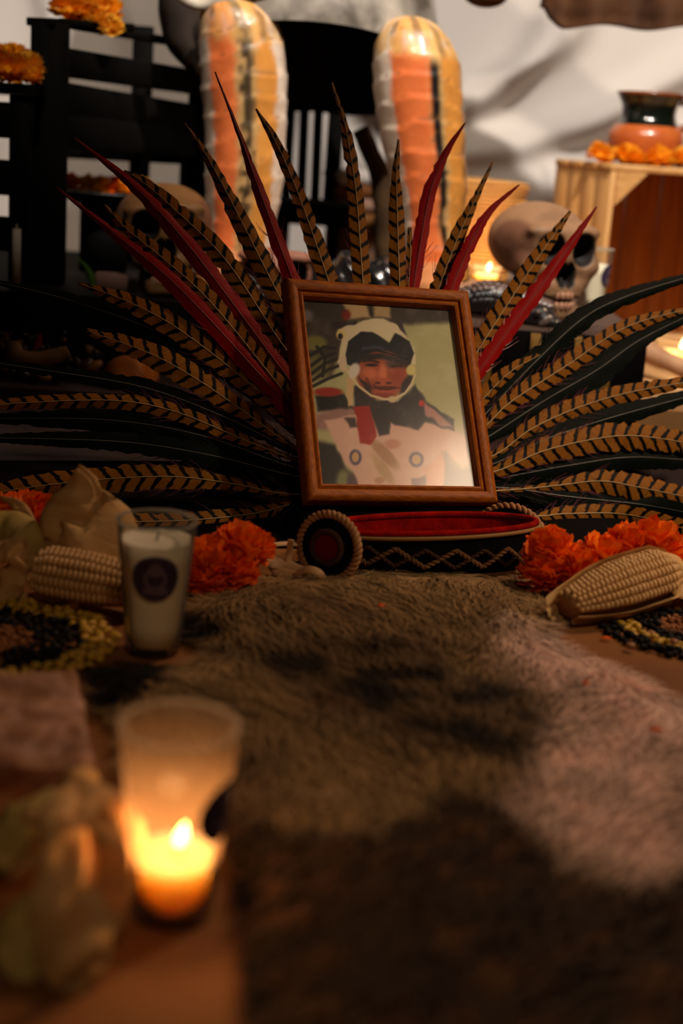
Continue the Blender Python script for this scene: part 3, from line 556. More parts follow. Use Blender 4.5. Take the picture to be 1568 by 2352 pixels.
# ================================================================== FOREGROUND HUSKS
hb = thing('corn_husk_bundle', 'blurred bundle of dry corn husks beside the lit candle', 'corn husk', RZ(150, 2000, 0))
for i, (pts, W, mt_) in enumerate([
    ([(175, 1800, .03), (225, 1830, .06), (235, 1920, .05), (215, 2030, .035), (150, 2160, .02), (120, 2270, .006)], [.012, .032, .034, .034, .038, .004], HUSK),
    ([(190, 1795, .03), (255, 1850, .055), (262, 1940, .045), (235, 2060, .02), (215, 2160, .008)], [.012, .03, .034, .03, .01], HUSK),
    ([(170, 1800, .03), (110, 1820, .05), (40, 1880, .045), (-40, 1960, .03)], [.012, .026, .03, .03], HUSKG),
    ([(165, 1810, .03), (100, 1860, .05), (70, 1910, .04), (75, 1980, .02)], [.012, .02, .02, .006], HUSK),
    ([(185, 1800, .032), (150, 1850, .062), (150, 1960, .05), (120, 2080, .03), (60, 2180, .012)], [.01, .022, .026, .024, .004], HUSK),
    ([(195, 1805, .03), (240, 1900, .066), (250, 2010, .045), (240, 2110, .02), (185, 2210, .006)], [.01, .016, .020, .018, .003], HUSK),
    ([(80, 1960, .03), (30, 1990, .02), (-40, 2010, .01)], [.01, .012, .012], HUSK),
    ([(180, 2050, .03), (110, 2110, .02), (60, 2190, .012), (60, 2260, .004)], [.02, .04, .034, .006], HUSKG),
    ([(210, 2060, .025), (200, 2150, .016), (170, 2230, .006), (120, 2280, .003)], [.02, .026, .024, .004], HUSK)]):
    husk(hb, [RZ(*p) for p in pts], W, (.25*math.sin(i*2.1), -.55, .8), mt_, .13, .0045, 40+i, n=30)
V, F_ = tube([RZ(170, 1795, .028), RZ(185, 1800, .036), RZ(205, 1790, .032)], [.009, .011, .007], 10, 8); part('stalk', V, F_, HUSK, hb)
# ================================================================== PICTURE FRAME
FS = 1.06; FR0 = CO+(np.array([.0605, 1.42, .0578])-CO)*FS; FWd, FHt = .2132*FS, .2469*FS
FRR = rotz(.392) @ rotx(-.5836) @ roty(.0452)
fx = lambda P: np.asarray(P, float) @ FRR.T+FR0
WOODF = woodmat('frame_wood_v', (158, 86, 14), (118, 56, 6), .5, 2, 40., 0., spec=.18); WOODH = woodmat('frame_wood_h', (158, 86, 14), (118, 56, 6), .5, 0, 40., 0., spec=.18)
# black folded cloth the frame stands on
cc = FR0.copy(); V, F_ = box((cc[0]+.005, cc[1]+.02, .0155), (.128, .034, .0155), rotz(.36), .006)
solo('folded_cloth', V, F_, STRM, 'black folded cloth under the picture frame', 'cloth')
fr = thing('picture_frame', 'brown wooden picture frame holding a portrait, leaning before the feathers', 'picture frame', FR0)
PRF = [(0, .002), (0, -.012), (.002, -.0155), (.006, -.017), (.010, -.0165), (.0135, -.0145), (.0145, -.0115), (.0158, -.0125), (.0178, -.0135), (.020, -.0125), (.0215, -.008), (.0215, .002)]
cor = [(-FWd/2, 0), (FWd/2, 0), (FWd/2, FHt), (-FWd/2, FHt)]; inw = [(1, 1), (-1, 1), (-1, -1), (1, -1)]
for k in range(4):
    V = []
    for c_, i_ in ((cor[k], inw[k]), (cor[(k+1) % 4], inw[(k+1) % 4])):
        V += [[c_[0]+i_[0]*w_, y_, c_[1]+i_[1]*w_] for w_, y_ in PRF]
    n = len(PRF); o = part('frame_rail', fx(V), [[i, i+1, n+i+1, n+i] for i in range(n-1)]+[list(range(n))[::-1], list(range(n, 2*n))], WOODH if k % 2 == 0 else WOODF, fr, sharp=40)
iw, ih = FWd/2-.0195, FHt-.039
V, F_ = box((0, .0035, FHt/2), (FWd/2-.004, .0015, FHt/2-.004)); part('backing_board', fx(V), F_, M('backing', (60, 42, 28), .8), fr)
V, F_ = beam((0, .006, FHt*.75), (0, .075, .035), .04, .004, (1, 0, 0)); part('easel_strut', fx(V), F_, M('strut', (50, 36, 26), .8), fr)
# --- painted portrait print (soft shapes laid out on the print itself)
pw, ph_ = 210, 262
U, Vv = np.meshgrid(np.linspace(0, 1, pw), np.linspace(0, 1, ph_), indexing='xy')
TLc, TRc, BRc, BLc = (np.array(p, float) for p in ((75, 85), (1222, 160), (1412, 1570), (212, 1550)))
IP = (TLc*(1-U)[..., None]+TRc*U[..., None])*(1-Vv)[..., None]+(BLc*(1-U)[..., None]+BRc*U[..., None])*Vv[..., None]
IMG = np.tile(np.array([168, 164, 118.]), (ph_, pw, 1)); WJ = np.stack([vn(IP, 1/60., 1), vn(IP, 1/60., 2)], -1)*9
def blend(a, c): global IMG; IMG = IMG*(1-a[..., None])+np.array(c, float)*a[..., None]
def pg(pl, c, soft=10, al=1.): blend(al*sst(soft, -soft, sdpoly(IP+WJ, pl)), c)
def el(cx, cy, rx, ry, c, soft=.2, al=1., rot=0.):
    q = IP-[cx, cy]; cs, sn = math.cos(rot), math.sin(rot); x, y = q[..., 0]*cs+q[..., 1]*sn, -q[..., 0]*sn+q[..., 1]*cs; blend(al*sst(1+soft, 1-soft, np.hypot(x/rx, y/ry)), c)
def ln_(pts, c, wd, soft=4, al=1.):
    d = np.full(IP.shape[:2], 1e9)
    for p, q in zip(pts[:-1], pts[1:]):
        p, q = np.array(p, float), np.array(q, float); e_ = q-p; t = np.clip(((IP-p)@e_)/(e_@e_), 0, 1); d = np.minimum(d, np.linalg.norm(IP-p-t[..., None]*e_, axis=-1))
    blend(al*sst(wd+soft, wd-soft, d), c)
blend(.35*sst(-.2, .6, fbm(IP, 1/150., 3)), (190, 186, 146))
pg([(60, 60), (1300, 60), (1300, 250), (1100, 275), (800, 290), (500, 260), (380, 520), (300, 700), (60, 700)], (62, 52, 46), 30)
el(110, 220, 60, 50, (120, 112, 108), .5); el(180, 440, 90, 60, (120, 116, 62), .3); el(190, 640, 110, 110, (118, 112, 66), .3, .8)
for p in [[(120, 560), (250, 470), (330, 480)], [(130, 640), (230, 560), (330, 520)], [(150, 690), (260, 600), (360, 560)], [(160, 740), (280, 650), (380, 610)], [(170, 780), (280, 720), (380, 680)], [(200, 470), (260, 560), (240, 700)]]: ln_(p, (38, 32, 28), 12, 8)
pg([(190, 850), (400, 840), (480, 960), (200, 975)], (28, 24, 24), 16); el(280, 825, 105, 36, (148, 40, 16), .3)
pg([(180, 990), (440, 940), (520, 1000), (330, 1120), (190, 1110)], (150, 112, 104), 25); pg([(190, 1200), (330, 1230), (420, 1420), (520, 1560), (200, 1570)], (44, 38, 34), 30); el(390, 1500, 50, 80, (124, 126, 84), .5); el(460, 1510, 45, 70, (84, 66, 68), .4)
# torso, arms
pg([(250, 1040), (480, 1000), (780, 1060), (1060, 1060), (1230, 1120), (1350, 1200), (1400, 1400), (1310, 1400), (1180, 1300), (1160, 1600), (520, 1600), (460, 1430), (390, 1350), (330, 1230)], (206, 166, 148), 16)
pg([(1150, 1290), (1180, 1280), (1300, 1420), (1420, 1380), (1430, 1600), (1130, 1600)], (112, 102, 108), 25); pg([(1000, 1400), (1160, 1290), (1150, 1600), (1010, 1600)], (204, 146, 118), 20); pg([(905, 1490), (1010, 1460), (1020, 1600), (910, 1600)], (120, 90, 92), 14)
el(1280, 1260, 110, 130, (220, 190, 180), .6, .8); pg([(1290, 700), (1300, 700), (1400, 1330), (1350, 1330)], (110, 84, 70), 8); pg([(1200, 100), (1300, 100), (1450, 1600), (1405, 1600), (1340, 1250)], (206, 200, 190), 12, .55)
el(480, 1325, 46, 60, (92, 78, 98)); el(480, 1325, 26, 38, (190, 150, 104)); el(942, 1342, 56, 58, (92, 78, 98)); el(942, 1342, 34, 38, (190, 150, 104))
el(700, 1300, 44, 150, (160, 118, 84), .35, .9, -.75); el(690, 1420, 40, 130, (172, 140, 96), .35, .9, -.6); el(760, 1225, 60, 36, (186, 130, 108), .4); el(660, 1500, 36, 26, (176, 132, 100), .4)
# feather collar and red strap
pg([(470, 780), (580, 760), (640, 880), (800, 900), (900, 800), (940, 760), (1020, 900), (1240, 1040), (1240, 1130), (1020, 1050), (960, 1120), (820, 1080), (745, 1060), (740, 1140), (660, 1160), (600, 1010), (480, 960)], (46, 38, 40), 14)
pg([(1000, 900), (1140, 1010), (1240, 1110), (1130, 1080), (1020, 1000)], (170, 120, 112), 14); el(985, 910, 22, 26, (178, 40, 24), .4)
pg([(470, 940), (590, 930), (640, 1160), (590, 1225), (520, 1220)], (152, 30, 18), 10); pg([(400, 1030), (470, 1020), (500, 1090), (440, 1100)], (60, 46, 44), 16)
pg([(410, 700), (480, 720), (460, 930), (420, 930)], (196, 164, 120), 10)
# crest, helmet
pg([(390, 110), (560, 105), (590, 230), (440, 240)], (188, 160, 116), 18); pg([(620, 120), (750, 130), (745, 245), (620, 225)], (172, 146, 104), 18); el(415, 215, 34, 44, (120, 34, 22), .5); ln_([(590, 110), (605, 215)], (46, 34, 26), 8)
pg([(300, 270), (500, 255), (480, 310), (330, 330)], (50, 38, 36), 12); pg([(740, 250), (840, 260), (880, 400), (830, 350)], (58, 46, 48), 12)
pg([(520, 270), (600, 235), (690, 245), (800, 300), (870, 380), (930, 480), (940, 600), (880, 600), (780, 350), (740, 430), (600, 340), (480, 380), (420, 480), (410, 640), (350, 600), (380, 400), (350, 330)], (212, 198, 164), 10)
el(375, 370, 34, 42, (214, 190, 128), .3); el(372, 385, 18, 24, (30, 26, 28), .3); el(390, 600, 30, 60, (206, 184, 156), .3)
pg([(405, 540), (430, 420), (530, 345), (610, 345), (735, 435), (790, 350), (900, 430), (925, 520), (900, 590), (870, 640), (500, 640), (420, 600)], (30, 27, 34), 8)
# face
el(685, 690, 195, 190, (156, 76, 46), .08); pg([(490, 530), (700, 520), (900, 560), (890, 606), (700, 566), (500, 580)], (40, 32, 34), 12)
ln_([(545, 585), (600, 575), (655, 590)], (44, 26, 22), 8, 8); el(605, 612, 44, 13, (30, 18, 18), .5); el(800, 600, 84, 40, (54, 40, 46), .5, .85); el(795, 622, 42, 10, (26, 16, 16), .5); el(600, 680, 55, 44, (194, 104, 70), .7); el(690, 680, 30, 70, (204, 112, 78), .6); el(695, 735, 50, 24, (176, 84, 56), .5); el(650, 752, 22, 9, (82, 34, 24), .5); el(735, 752, 22, 9, (82, 34, 24), .5); el(800, 690, 50, 60, (150, 66, 42), .6)
el(710, 790, 110, 12, (92, 34, 28), .5); ln_([(620, 770), (660, 800), (720, 808), (780, 790)], (78, 26, 24), 6, 6); el(715, 822, 66, 12, (178, 80, 62), .5); el(700, 850, 80, 20, (138, 56, 38), .6); ln_([(565, 715), (590, 760), (610, 800)], (96, 44, 32), 7, 8); pg([(500, 700), (560, 740), (620, 850), (560, 830)], (52, 36, 34), 12); pg([(900, 660), (930, 720), (860, 840), (810, 850), (830, 770)], (50, 38, 38), 14)
ln_([(560, 500), (640, 495), (720, 515), (880, 565)], (20, 18, 22), 7); ln_([(540, 480), (640, 470), (690, 480)], (84, 84, 104), 12, 14, .6)
ln_([(410, 640), (440, 690), (510, 780), (600, 850), (700, 880), (780, 875), (860, 830), (910, 760), (935, 690)], (206, 186, 150), 9, 5); el(475, 655, 40, 60, (208, 198, 184), .3, 1, .3); el(905, 650, 36, 42, (206, 190, 120), .3); el(760, 880, 32, 26, (200, 180, 140), .4)
blend(.10*sst(.0, .8, fbm(IP, 1/90., 8)), (255, 250, 240))
PV = np.stack([(U*2-1)*iw, np.full_like(U, -.0028), .0195+(1-Vv)*ih], -1).reshape(-1, 3)
part('portrait_print', fx(PV), [q[::-1] for q in gridf(ph_, pw)], M('photo_print', (200, 200, 200), .55, .2, attr=True), fr, col=lin(np.clip(IMG*1.17, 0, 250).reshape(-1, 3)), label='portrait of a person in feathered warrior headdress and white tunic')
V = [[-iw, -.0045, .0195], [iw, -.0045, .0195], [iw, -.0045, .0195+ih], [-iw, -.0045, .0195+ih]]; V2 = [[x, y-.0012, z] for x, y, z in V]; part('glass_pane', fx(V+V2), [[3, 2, 1, 0], [4, 5, 6, 7], [0, 1, 5, 4], [1, 2, 6, 5], [2, 3, 7, 6], [3, 0, 4, 7]], PANE, fr, smooth=False)
# ================================================================== FEATHER HEADDRESS
HC = np.array([.090, 1.399, 0.]); HA = math.radians(10.5); hu = np.array([math.cos(HA), math.sin(HA), 0]); hv = np.array([-math.sin(HA), math.cos(HA), 0])
HD = thing('feather_headdress', 'black and red embroidered headband with a wide fan of pheasant feathers', 'headdress', HC)
def hb_pt(th, e_, z): return HC+hu*((.112+e_)*math.cos(th))+hv*((.046+e_)*math.sin(th))+np.array([0, 0, z])
FELT = M('black_felt', (9, 8, 8), .95, .08); REDF = M('red_felt', (160, 12, 6), .95, .08, (104, 5, 3), 60., .5, .3, 300.); BRAID = M('tan_braid', (176, 128, 84), .7, .3, (140, 94, 56), 80., .5); BROWNB = M('brown_braid', (66, 40, 24), .8, .2); PIPE = M('tan_piping', (136, 98, 52), .75, .3)
ths = np.linspace(0, 2*math.pi, 96, endpoint=False); z0, z1 = .004, .046
ring_ = lambda e_, z: np.array([hb_pt(t, e_, z(t) if callable(z) else z) for t in ths])
top = lambda t: z1+.006*math.cos(t)-.003*math.sin(t)
V = np.vstack([ring_(-.002, z0), ring_(.001, .012), ring_(.0025, .03), ring_(.003, top)]); part('band', V, gridf(4, 96, True), FELT, HD)
V = np.vstack([ring_(-.001, top), ring_(-.004, lambda t: top(t)-.01), ring_(-.005, .012), ring_(-.007, .006), np.array([hb_pt(t, 0, .006)*[.3, .3, 1]+HC*[.7, .7, 0] for t in ths])]); part('lining', V, [q[::-1] for q in gridf(5, 96, True)], REDF, HD)
# crease folds of lining
for k, pl in enumerate([[(.4, .01), (.1, .02), (-.1, .014)], [(.55, .012), (.3, .02), (.15, .012)]]):
    V, F_ = sheet([HC+hu*(x*.1)+hv*(.01+.01*k)+np.array([0, 0, z]) for x, z in pl], [.012, .016, .01], (0, -.5, .8), 5, .25, .002, k, 10, .002); part('lining_fold', V, F_, REDF, HD)
V, F_ = tube(ring_(.000, lambda t: top(t)+.0005), .0034, 8, closed=True); part('red_lip', V, F_, REDF, HD)
V, F_ = tube(ring_(.0042, lambda t: top(t)-.0032), .0021, 8, closed=True); part('top_piping', V, F_, PIPE, HD)
V, F_ = tube(ring_(.001, .006), .0021, 8, closed=True); part('bottom_piping', V, F_, PIPE, HD)
def twist(P, r, turns, rs, closed=False):
    P = np.asarray(P, float); k = len(P); T = nrm(np.roll(P, -1, 0)-np.roll(P, 1, 0)) if closed else nrm(np.gradient(P, axis=0)); a = np.array([0, 0, 1.]) if abs(T[0][2]) < .8 else np.array([0, 1., 0]); ms = []
    v = a; N = []
    for i in range(k): v = v-T[i]*(v@T[i]); v = v/np.linalg.norm(v); N.append(v)
    N = np.array(N); B = np.cross(T, N)
    for s in range(2):
        ph = np.arange(k)/(k if closed else k-1)*turns*2*math.pi+s*math.pi; Q = P+(N*np.cos(ph)[:, None]+B*np.sin(ph)[:, None])*r; ms.append(tube(Q, rs, 6, closed=closed))
    return join(*ms)
def zig(th0, th1, nz, zc, am, ph):
    V = []; n = 220
    for i in range(n):
        t = th0+(th1-th0)*i/(n-1); x = (i/(n-1)*nz+ph) % 1; V.append(hb_pt(t, .0045, zc+am*(abs(x*2-1)*2-1)))
    return V
V, F_ = twist(zig(math.pi*1.04, math.pi*1.97, 5.5, .0245, .009, 0.), .0014, 36, .0014); part('zigzag_braid', V, F_, M('zigzag_tan', (126, 88, 56), .8, .2, (96, 64, 38), 80., .5), HD)
V, F_ = twist(zig(math.pi*1.04, math.pi*1.97, 5.5, .0245, .009, .5), .0011, 36, .0012); part('zigzag_braid', V, F_, BROWNB, HD, label='dark brown zigzag braid')
def rosette(c, nrml, r, face=True):
    c = np.array(c, float); nrml = nrm(np.array(nrml, float)); s = nrm(np.cross([0, 0, 1.], nrml)); t = np.cross(nrml, s)
    cp = lambda rr_, e_, n=64: np.array([c+(s*math.cos(a)+t*math.sin(a))*rr_+nrml*e_ for a in np.arange(n)*2*math.pi/n])
    V = np.vstack([cp(.0005, -.004), cp(r, -.004), cp(r, .003), cp(r*.5, .0045), cp(.0005, .005)]); d = part('ear_disc', V, gridf(5, 64, True), FELT, HD)
    V, F_ = twist(cp(r*1.02, .001, 200), .0022, 19, .0027, True); part('braided_rim', V, F_, BRAID, d)
    V, F_ = twist(cp(r*.50, .0055, 160), .0016, 20, .002, True); part('inner_braid', V, F_, BROWNB, d)
    V = np.vstack([cp(.0005, .0075), cp(r*.3, .0072), cp(r*.46, .0055)]); part('red_centre', V, gridf(3, 64, True), M('red_disc', (104, 6, 6), .9, .1), d)
rosette(RY(756, 1256, 1.335), (-.47, -.88, .10), .0315)
rosette(RY(1168, 1243, 1.458), (.32, .94, .05), .0375)
# ribbon ties
for i, (pts, W) in enumerate([([(690, 1250, .03), (660, 1248, .034), (610, 1252, .036)], [.005, .005, .004]), ([(668, 1240, .04), (664, 1270, .025), (660, 1300, .012)], [.006, .0065, .006]), ([(700, 1310, .014), (650, 1295, .014), (615, 1290, .016), (600, 1275, .02)], [.007, .012, .011, .006]), ([(690, 1320, .01), (645, 1315, .008), (620, 1300, .010)], [.006, .012, .006]), ([(672, 1322, .008), (705, 1308, .018), (735, 1318, .016), (742, 1338, .006)], [.004, .008, .008, .006])]):
    V, F_ = sheet([RZ(*p) for p in pts], W, (0, -.8, .6), 4, .05, .0006, i, 14, .0006); part('ribbon_tie', V, F_, M('ribbon', (196, 156, 112), .6, .3), HD)
FB = feathermat('pheasant_barred', (146, 92, 28), (10, 8, 6)); FR_ = feathermat('feather_red', (172, 4, 9), (92, 1, 3), False, .1); FG = feathermat('feather_dark_green', (14, 23, 17), (5, 7, 6), False, .04); QUILL = M('quill', (176, 150, 100), .4, .5); QDARK = M('quill_dark', (90, 92, 86), .35, .6); QRED = M('quill_red', (120, 10, 14), .4, .5); DOWN = M('down_barbs', (92, 48, 60), .8, .2); DOWNG = M('down_dark', (28, 30, 26), .8, .2)
FEATHERS = [
 ('B', [(880, 1120, 4), (720, 830, 40), (628, 655, 56), (545, 490, 42), (470, 350, 18), (424, 283, 5)]),
 ('R', [(890, 1110, 4), (740, 800, 36), (675, 650, 38), (600, 450, 30), (550, 310, 12), (494, 165, 3)]),
 ('B', [(900, 1100, 4), (800, 800, 45), (757, 655, 52), (690, 460, 36), (635, 330, 24), (588, 250, 5)]),
 ('B', [(900, 1100, 4), (850, 800, 45), (834, 660, 46), (818, 450, 38), (800, 330, 28), (785, 260, 13), (762, 190, 6)]),
 ('B', [(910, 1100, 4), (918, 800, 40), (917, 665, 42), (912, 500, 38), (910, 400, 20), (915, 320, 5)]),
 ('B', [(925, 1000, 4), (938, 800, 20), (938, 665, 24), (942, 590, 20), (940, 522, 8)]),
 ('R', [(915, 1100, 4), (935, 800, 34), (948, 668, 34), (985, 450, 32), (1025, 350, 16), (1068, 282, 4)]),
 ('B', [(920, 1100, 4), (975, 800, 40), (1003, 675, 42), (1045, 560, 38), (1085, 470, 20), (1132, 372, 5)]),
 ('R', [(930, 1100, 4), (1000, 800, 34), (1033, 675, 34), (1080, 560, 30), (1125, 485, 16), (1192, 424, 4)]),
 ('B', [(920, 1100, 4), (1040, 900, 40), (1100, 800, 50), (1190, 660, 44), (1250, 570, 32), (1310, 485, 6)]),
 ('R', [(920, 1100, 4), (1040, 930, 30), (1100, 850, 36), (1210, 700, 38), (1290, 590, 26), (1370, 475, 4)]),
 ('B', [(960, 1080, 4), (1060, 970, 30), (1110, 915, 42), (1170, 855, 36), (1240, 815, 10)]),
 ('G', [(940, 1100, 4), (1060, 1010, 30), (1120, 945, 40), (1230, 830, 54), (1340, 730, 48), (1440, 680, 38), (1600, 630, 18)]),
 ('B', [(940, 1100, 4), (1100, 990, 16), (1170, 925, 44), (1300, 840, 46), (1440, 750, 36), (1600, 705, 8)]),
 ('G', [(940, 1110, 4), (1110, 1010, 30), (1250, 920, 70), (1370, 850, 74), (1470, 780, 40), (1600, 715, 25)]),
 ('B', [(940, 1110, 4), (1125, 1050, 20), (1220, 985, 46), (1330, 935, 52), (1450, 900, 40), (1620, 870, 20)]),
 ('G', [(940, 1110, 4), (1120, 1070, 20), (1250, 1010, 46), (1400, 960, 50), (1600, 905, 30)]),
 ('B', [(940, 1120, 4), (1130, 1085, 26), (1250, 1035, 62), (1400, 1003, 64), (1500, 1005, 60), (1640, 1030, 40)]),
 ('G', [(940, 1120, 4), (1130, 1100, 24), (1300, 1070, 60), (1450, 1050, 56), (1620, 1060, 40)]),
 ('B', [(940, 1140, 4), (1180, 1125, 10), (1280, 1115, 26), (1380, 1105, 56), (1470, 1120, 60), (1640, 1155, 40)]),
 ('B', [(940, 1160, 4), (1200, 1185, 14), (1300, 1180, 40), (1420, 1180, 46), (1520, 1200, 46), (1680, 1250, 30)]),
 ('G', [(940, 1130, 4), (1140, 1120, 20), (1300, 1140, 50), (1480, 1160, 50), (1640, 1190, 30)]),
 ('B', [(860, 1110, 4), (720, 890, 40), (640, 780, 50), (520, 600, 54), (400, 480, 48), (330, 420, 26), (285, 392, 5)]),
 ('R', [(860, 1110, 4), (700, 920, 30), (640, 840, 46), (430, 560, 44), (300, 420, 24), (172, 318, 4)]),
 ('B', [(850, 1110, 4), (700, 960, 30), (620, 860, 48), (480, 690, 50), (370, 590, 46), (290, 525, 30), (240, 470, 5)]),
 ('R', [(850, 1110, 4), (700, 990, 30), (640, 910, 44), (420, 670, 44), (280, 550, 24), (130, 430, 4)]),
 ('B', [(850, 1120, 4), (700, 1010, 20), (620, 920, 46), (430, 770, 56), (310, 700, 44), (180, 650, 6)]),
 ('G', [(850, 1120, 4), (690, 1000, 20), (560, 880, 46), (380, 770, 50), (160, 690, 36), (-40, 640, 6)]),
 ('B', [(840, 1120, 4), (680, 1030, 10), (560, 945, 40), (450, 870, 62), (340, 810, 54), (200, 760, 14)]),
 ('G', [(840, 1120, 4), (680, 1040, 14), (520, 960, 40), (330, 890, 44), (100, 850, 26), (-40, 830, 8)]),
 ('B', [(840, 1125, 4), (660, 1050, 10), (560, 1010, 26), (400, 945, 40), (260, 920, 36), (60, 925, 30), (-60, 935, 10)]),
 ('G', [(840, 1130, 4), (660, 1070, 16), (460, 1000, 56), (250, 965, 56), (-40, 960, 20)]),
 ('G', [(840, 1130, 4), (660, 1090, 16), (480, 1045, 50), (280, 1015, 46), (-20, 1005, 20)]),
 ('B', [(840, 1140, 4), (660, 1135, 10), (540, 1112, 30), (400, 1095, 58), (250, 1100, 60), (100, 1115, 56), (-60, 1140, 30)]),
 ('B', [(840, 1150, 4), (690, 1155, 14), (580, 1180, 36), (430, 1195, 40), (250, 1200, 36), (100, 1210, 10)])]
PN = nrm(np.array([-.30, 1., -.45]))
def fanpt(px, py, off):
    d = FW*FPX+RT*(px-784)-UP*(py-1176); t = (1.565+off+.45*CO[2]-CO[1]+.30*CO[0])/(d[1]-.30*d[0]-.45*d[2]); p = CO+d*t
    if p[2] < .008: p = RZ(px, py, .008)
    return p
for fi, (kd, pts) in enumerate(FEATHERS):
    rr = np.random.default_rng(fi+3); off = {'R': -.004, 'B': 0., 'G': .006}[kd]+.0022*(fi % 4)
    P3 = np.array([fanpt(x, y, off) for x, y, _ in pts]); W3 = np.array([w_*mpp(p) for (x, y, w_), p in zip(pts, P3)])
    n = 72; Q = cr(np.c_[P3, W3], n); P, W = Q[:, :3], np.maximum(Q[:, 3], .0012); T = nrm(np.gradient(P, axis=0)); S = nrm(np.cross(T, PN)); u = np.array([-1, -.66, -.33, 0, .33, .66, 1])
    L_ = np.r_[0, np.cumsum(np.linalg.norm(np.diff(P, axis=0), axis=1))]; per = .0172 if kd == 'B' else .0172
    ej = 1+.06*rr.normal(0, 1, (n, 2)); sp_ = (rr.random((n, 2)) < .05)*.25; ej = ej-sp_
    V = np.zeros((n, 7, 3)); UV = np.zeros((n, 7, 2)); bow = rr.uniform(.06, .14)
    for j, uu in enumerate(u):
        sc = np.ones(n)
        if abs(uu) == 1: sc = ej[:, 0 if uu < 0 else 1]
        V[:, j] = P+S*(uu*W*.5*sc)[:, None]+PN*(W*bow*abs(uu)**1.3)[:, None]+T*(abs(uu)*W*.18)[:, None]
        V[:, j] += PN*(.0006*vn(np.c_[L_*60, np.full(n, uu*2+fi*9)], 1.))[:, None]; UV[:, j, 0] = L_/per+fi*.37; UV[:, j, 1] = uu
    fo = part('feather', V.reshape(-1, 3), gridf(n, 7), {'B': FB, 'R': FR_, 'G': FG}[kd], HD, uv=UV.reshape(-1, 2), label={'B': 'tan feather with black bars', 'R': 'red dyed feather', 'G': 'dark green-black feather'}[kd])
    V, F_ = tube(P-PN*.0004, np.linspace(.0011, .0003, n), 6); part('quill', V, F_, {'B': QUILL, 'R': QRED, 'G': QDARK}[kd], fo)
    # loose downy barbs near the base of the visible vane
    ms = []
    for i in range(46 if kd != 'R' else 22):
        k = int(rr.integers(int(n*.16), int(n*.62))); sd = rr.choice([-1, 1]); p0 = P[k]+S[k]*sd*W[k]*.42; dr = nrm(S[k]*sd*.55+T[k]*1.+rr.normal(0, .18, 3)); l_ = rr.uniform(.008, .022)
        V, F_ = sheet([p0, p0+dr*l_*.5+PN*.001, p0+dr*l_+T[k]*l_*.2], [.0007, .0006, .0003], PN, 2, n=5); ms.append((V, F_))
    V, F_ = join(*ms); part('loose_barbs', V, F_, {'B': DOWN, 'R': QRED, 'G': DOWNG}[kd], fo, kind='stuff')
# ================================================================== SEATED PAPER-MACHE FIGURE
FIG = thing('paper_mache_figure', 'seated paper-mache figure with orange, white and black painted legs and grey skirt', 'statue', (-.07, 2.35, .172))
LEGM = M('painted_paper', (220, 150, 90), .38, .5, attr=True, coat=.15, bump=.25, bsc=45., c2=(225, 210, 200), nsc=40., namt=.35)
def leg(axis, Yl, right):
    A = np.array([[*RY(x, y, Yl), hw*Yl*1.03/FPX] for x, y, hw in axis]); n, m_ = 90, 64; Q = cr(A, n); V = []; C = []
    th = np.arange(m_)*2*math.pi/m_
    for i in range(n):
        f = i/(n-1); c = Q[i, :3]; r = Q[i, 3]; P = np.stack([np.cos(th)*2.2, np.sin(th)*2.2, np.full(m_, f*9)], 1)
        lay = (f*11+.55*np.sin(th*1.+1.5*right)+.35*vn(P, .8, 3)) % 1; wr = 1+.035*(1-lay)**2-.012+.02*vn(P, 1.1, 7)
        x = c[0]+np.sin(th)*r*wr; y = c[1]-np.cos(th)*r*.95*wr; V.append(np.stack([x, y, np.full(m_, c[2])], 1))
        u = np.where(np.cos(th) > -.2, np.sin(th), np.sign(np.sin(th))*1.)+.045*vn(P, 1.3, 11)+.05*vn(P, 6, 12); nz = vn(P, 3.1, 15)
        white, coral, ochre, blk, tan = (lin(k) for k in ((225, 212, 196), (232, 122, 66), (214, 146, 66), (26, 22, 20), (196, 160, 104)))
        mixk = lambda a, b, t: a*(1-t[:, None])+b*t[:, None]
        if not right:
            c0 = mixk(np.tile(white, (m_, 1)), coral, sst(-.78, -.66, u)); c0 = mixk(c0, tan, sst(-.16, -.02, u)); c0 = mixk(c0, ochre, sst(.30, .42, u)); c0 = mixk(c0, white, sst(.74, .82, u)*.9)
            c0 = mixk(c0, blk, sst(.17, .10, np.abs(u-.16))*(.9 if f > .12 else .6)*sst(.55, .3, np.abs(nz)+.2*(f < .1)))
        else:
            c0 = mixk(np.tile(white, (m_, 1)), coral, sst(-.68, -.58, u)); c0 = mixk(c0, tan, sst(.16, .30, u)); c0 = mixk(c0, blk, sst(.13, .07, np.abs(u-.34))*sst(.14, .2, np.full(m_, f))); c0 = mixk(c0, ochre, sst(.48, .56, u)); c0 = mixk(c0, lin((90, 74, 50)), sst(.9, .97, u)*.7)
        top_ = sst(.17, .13, np.full(m_, f)+.02*nz); c0 = mixk(c0, mixk(np.tile(lin((222, 176, 104)), (m_, 1)), lin((214, 190, 160)), sst(0, .5, nz)), top_*(.85 if right else .6)); c0 = mixk(c0, lin((70, 58, 44)), top_*sst(.3, .7, vn(P, 2.2, 22))*.6)
        c0 = mixk(c0, lin((120, 84, 50)), .6*sst(.93, .99, lay)); C.append(c0)
    V = np.vstack(V); C = np.vstack(C); F_ = gridf(n, m_, True); F_ = [q[::-1] for q in F_]; F_ += [list(range(m_)), [(n-1)*m_+j for j in range(m_)][::-1]]
    V[:, 2] = np.maximum(V[:, 2], .176)
    return part('leg', V, F_, LEGM, FIG, col=C)
leg([(530, 2, 52), (540, 22, 72), (552, 70, 88), (560, 170, 93), (563, 300, 88), (560, 420, 85), (552, 530, 74), (545, 600, 78), (545, 655, 82)], 2.30, False)
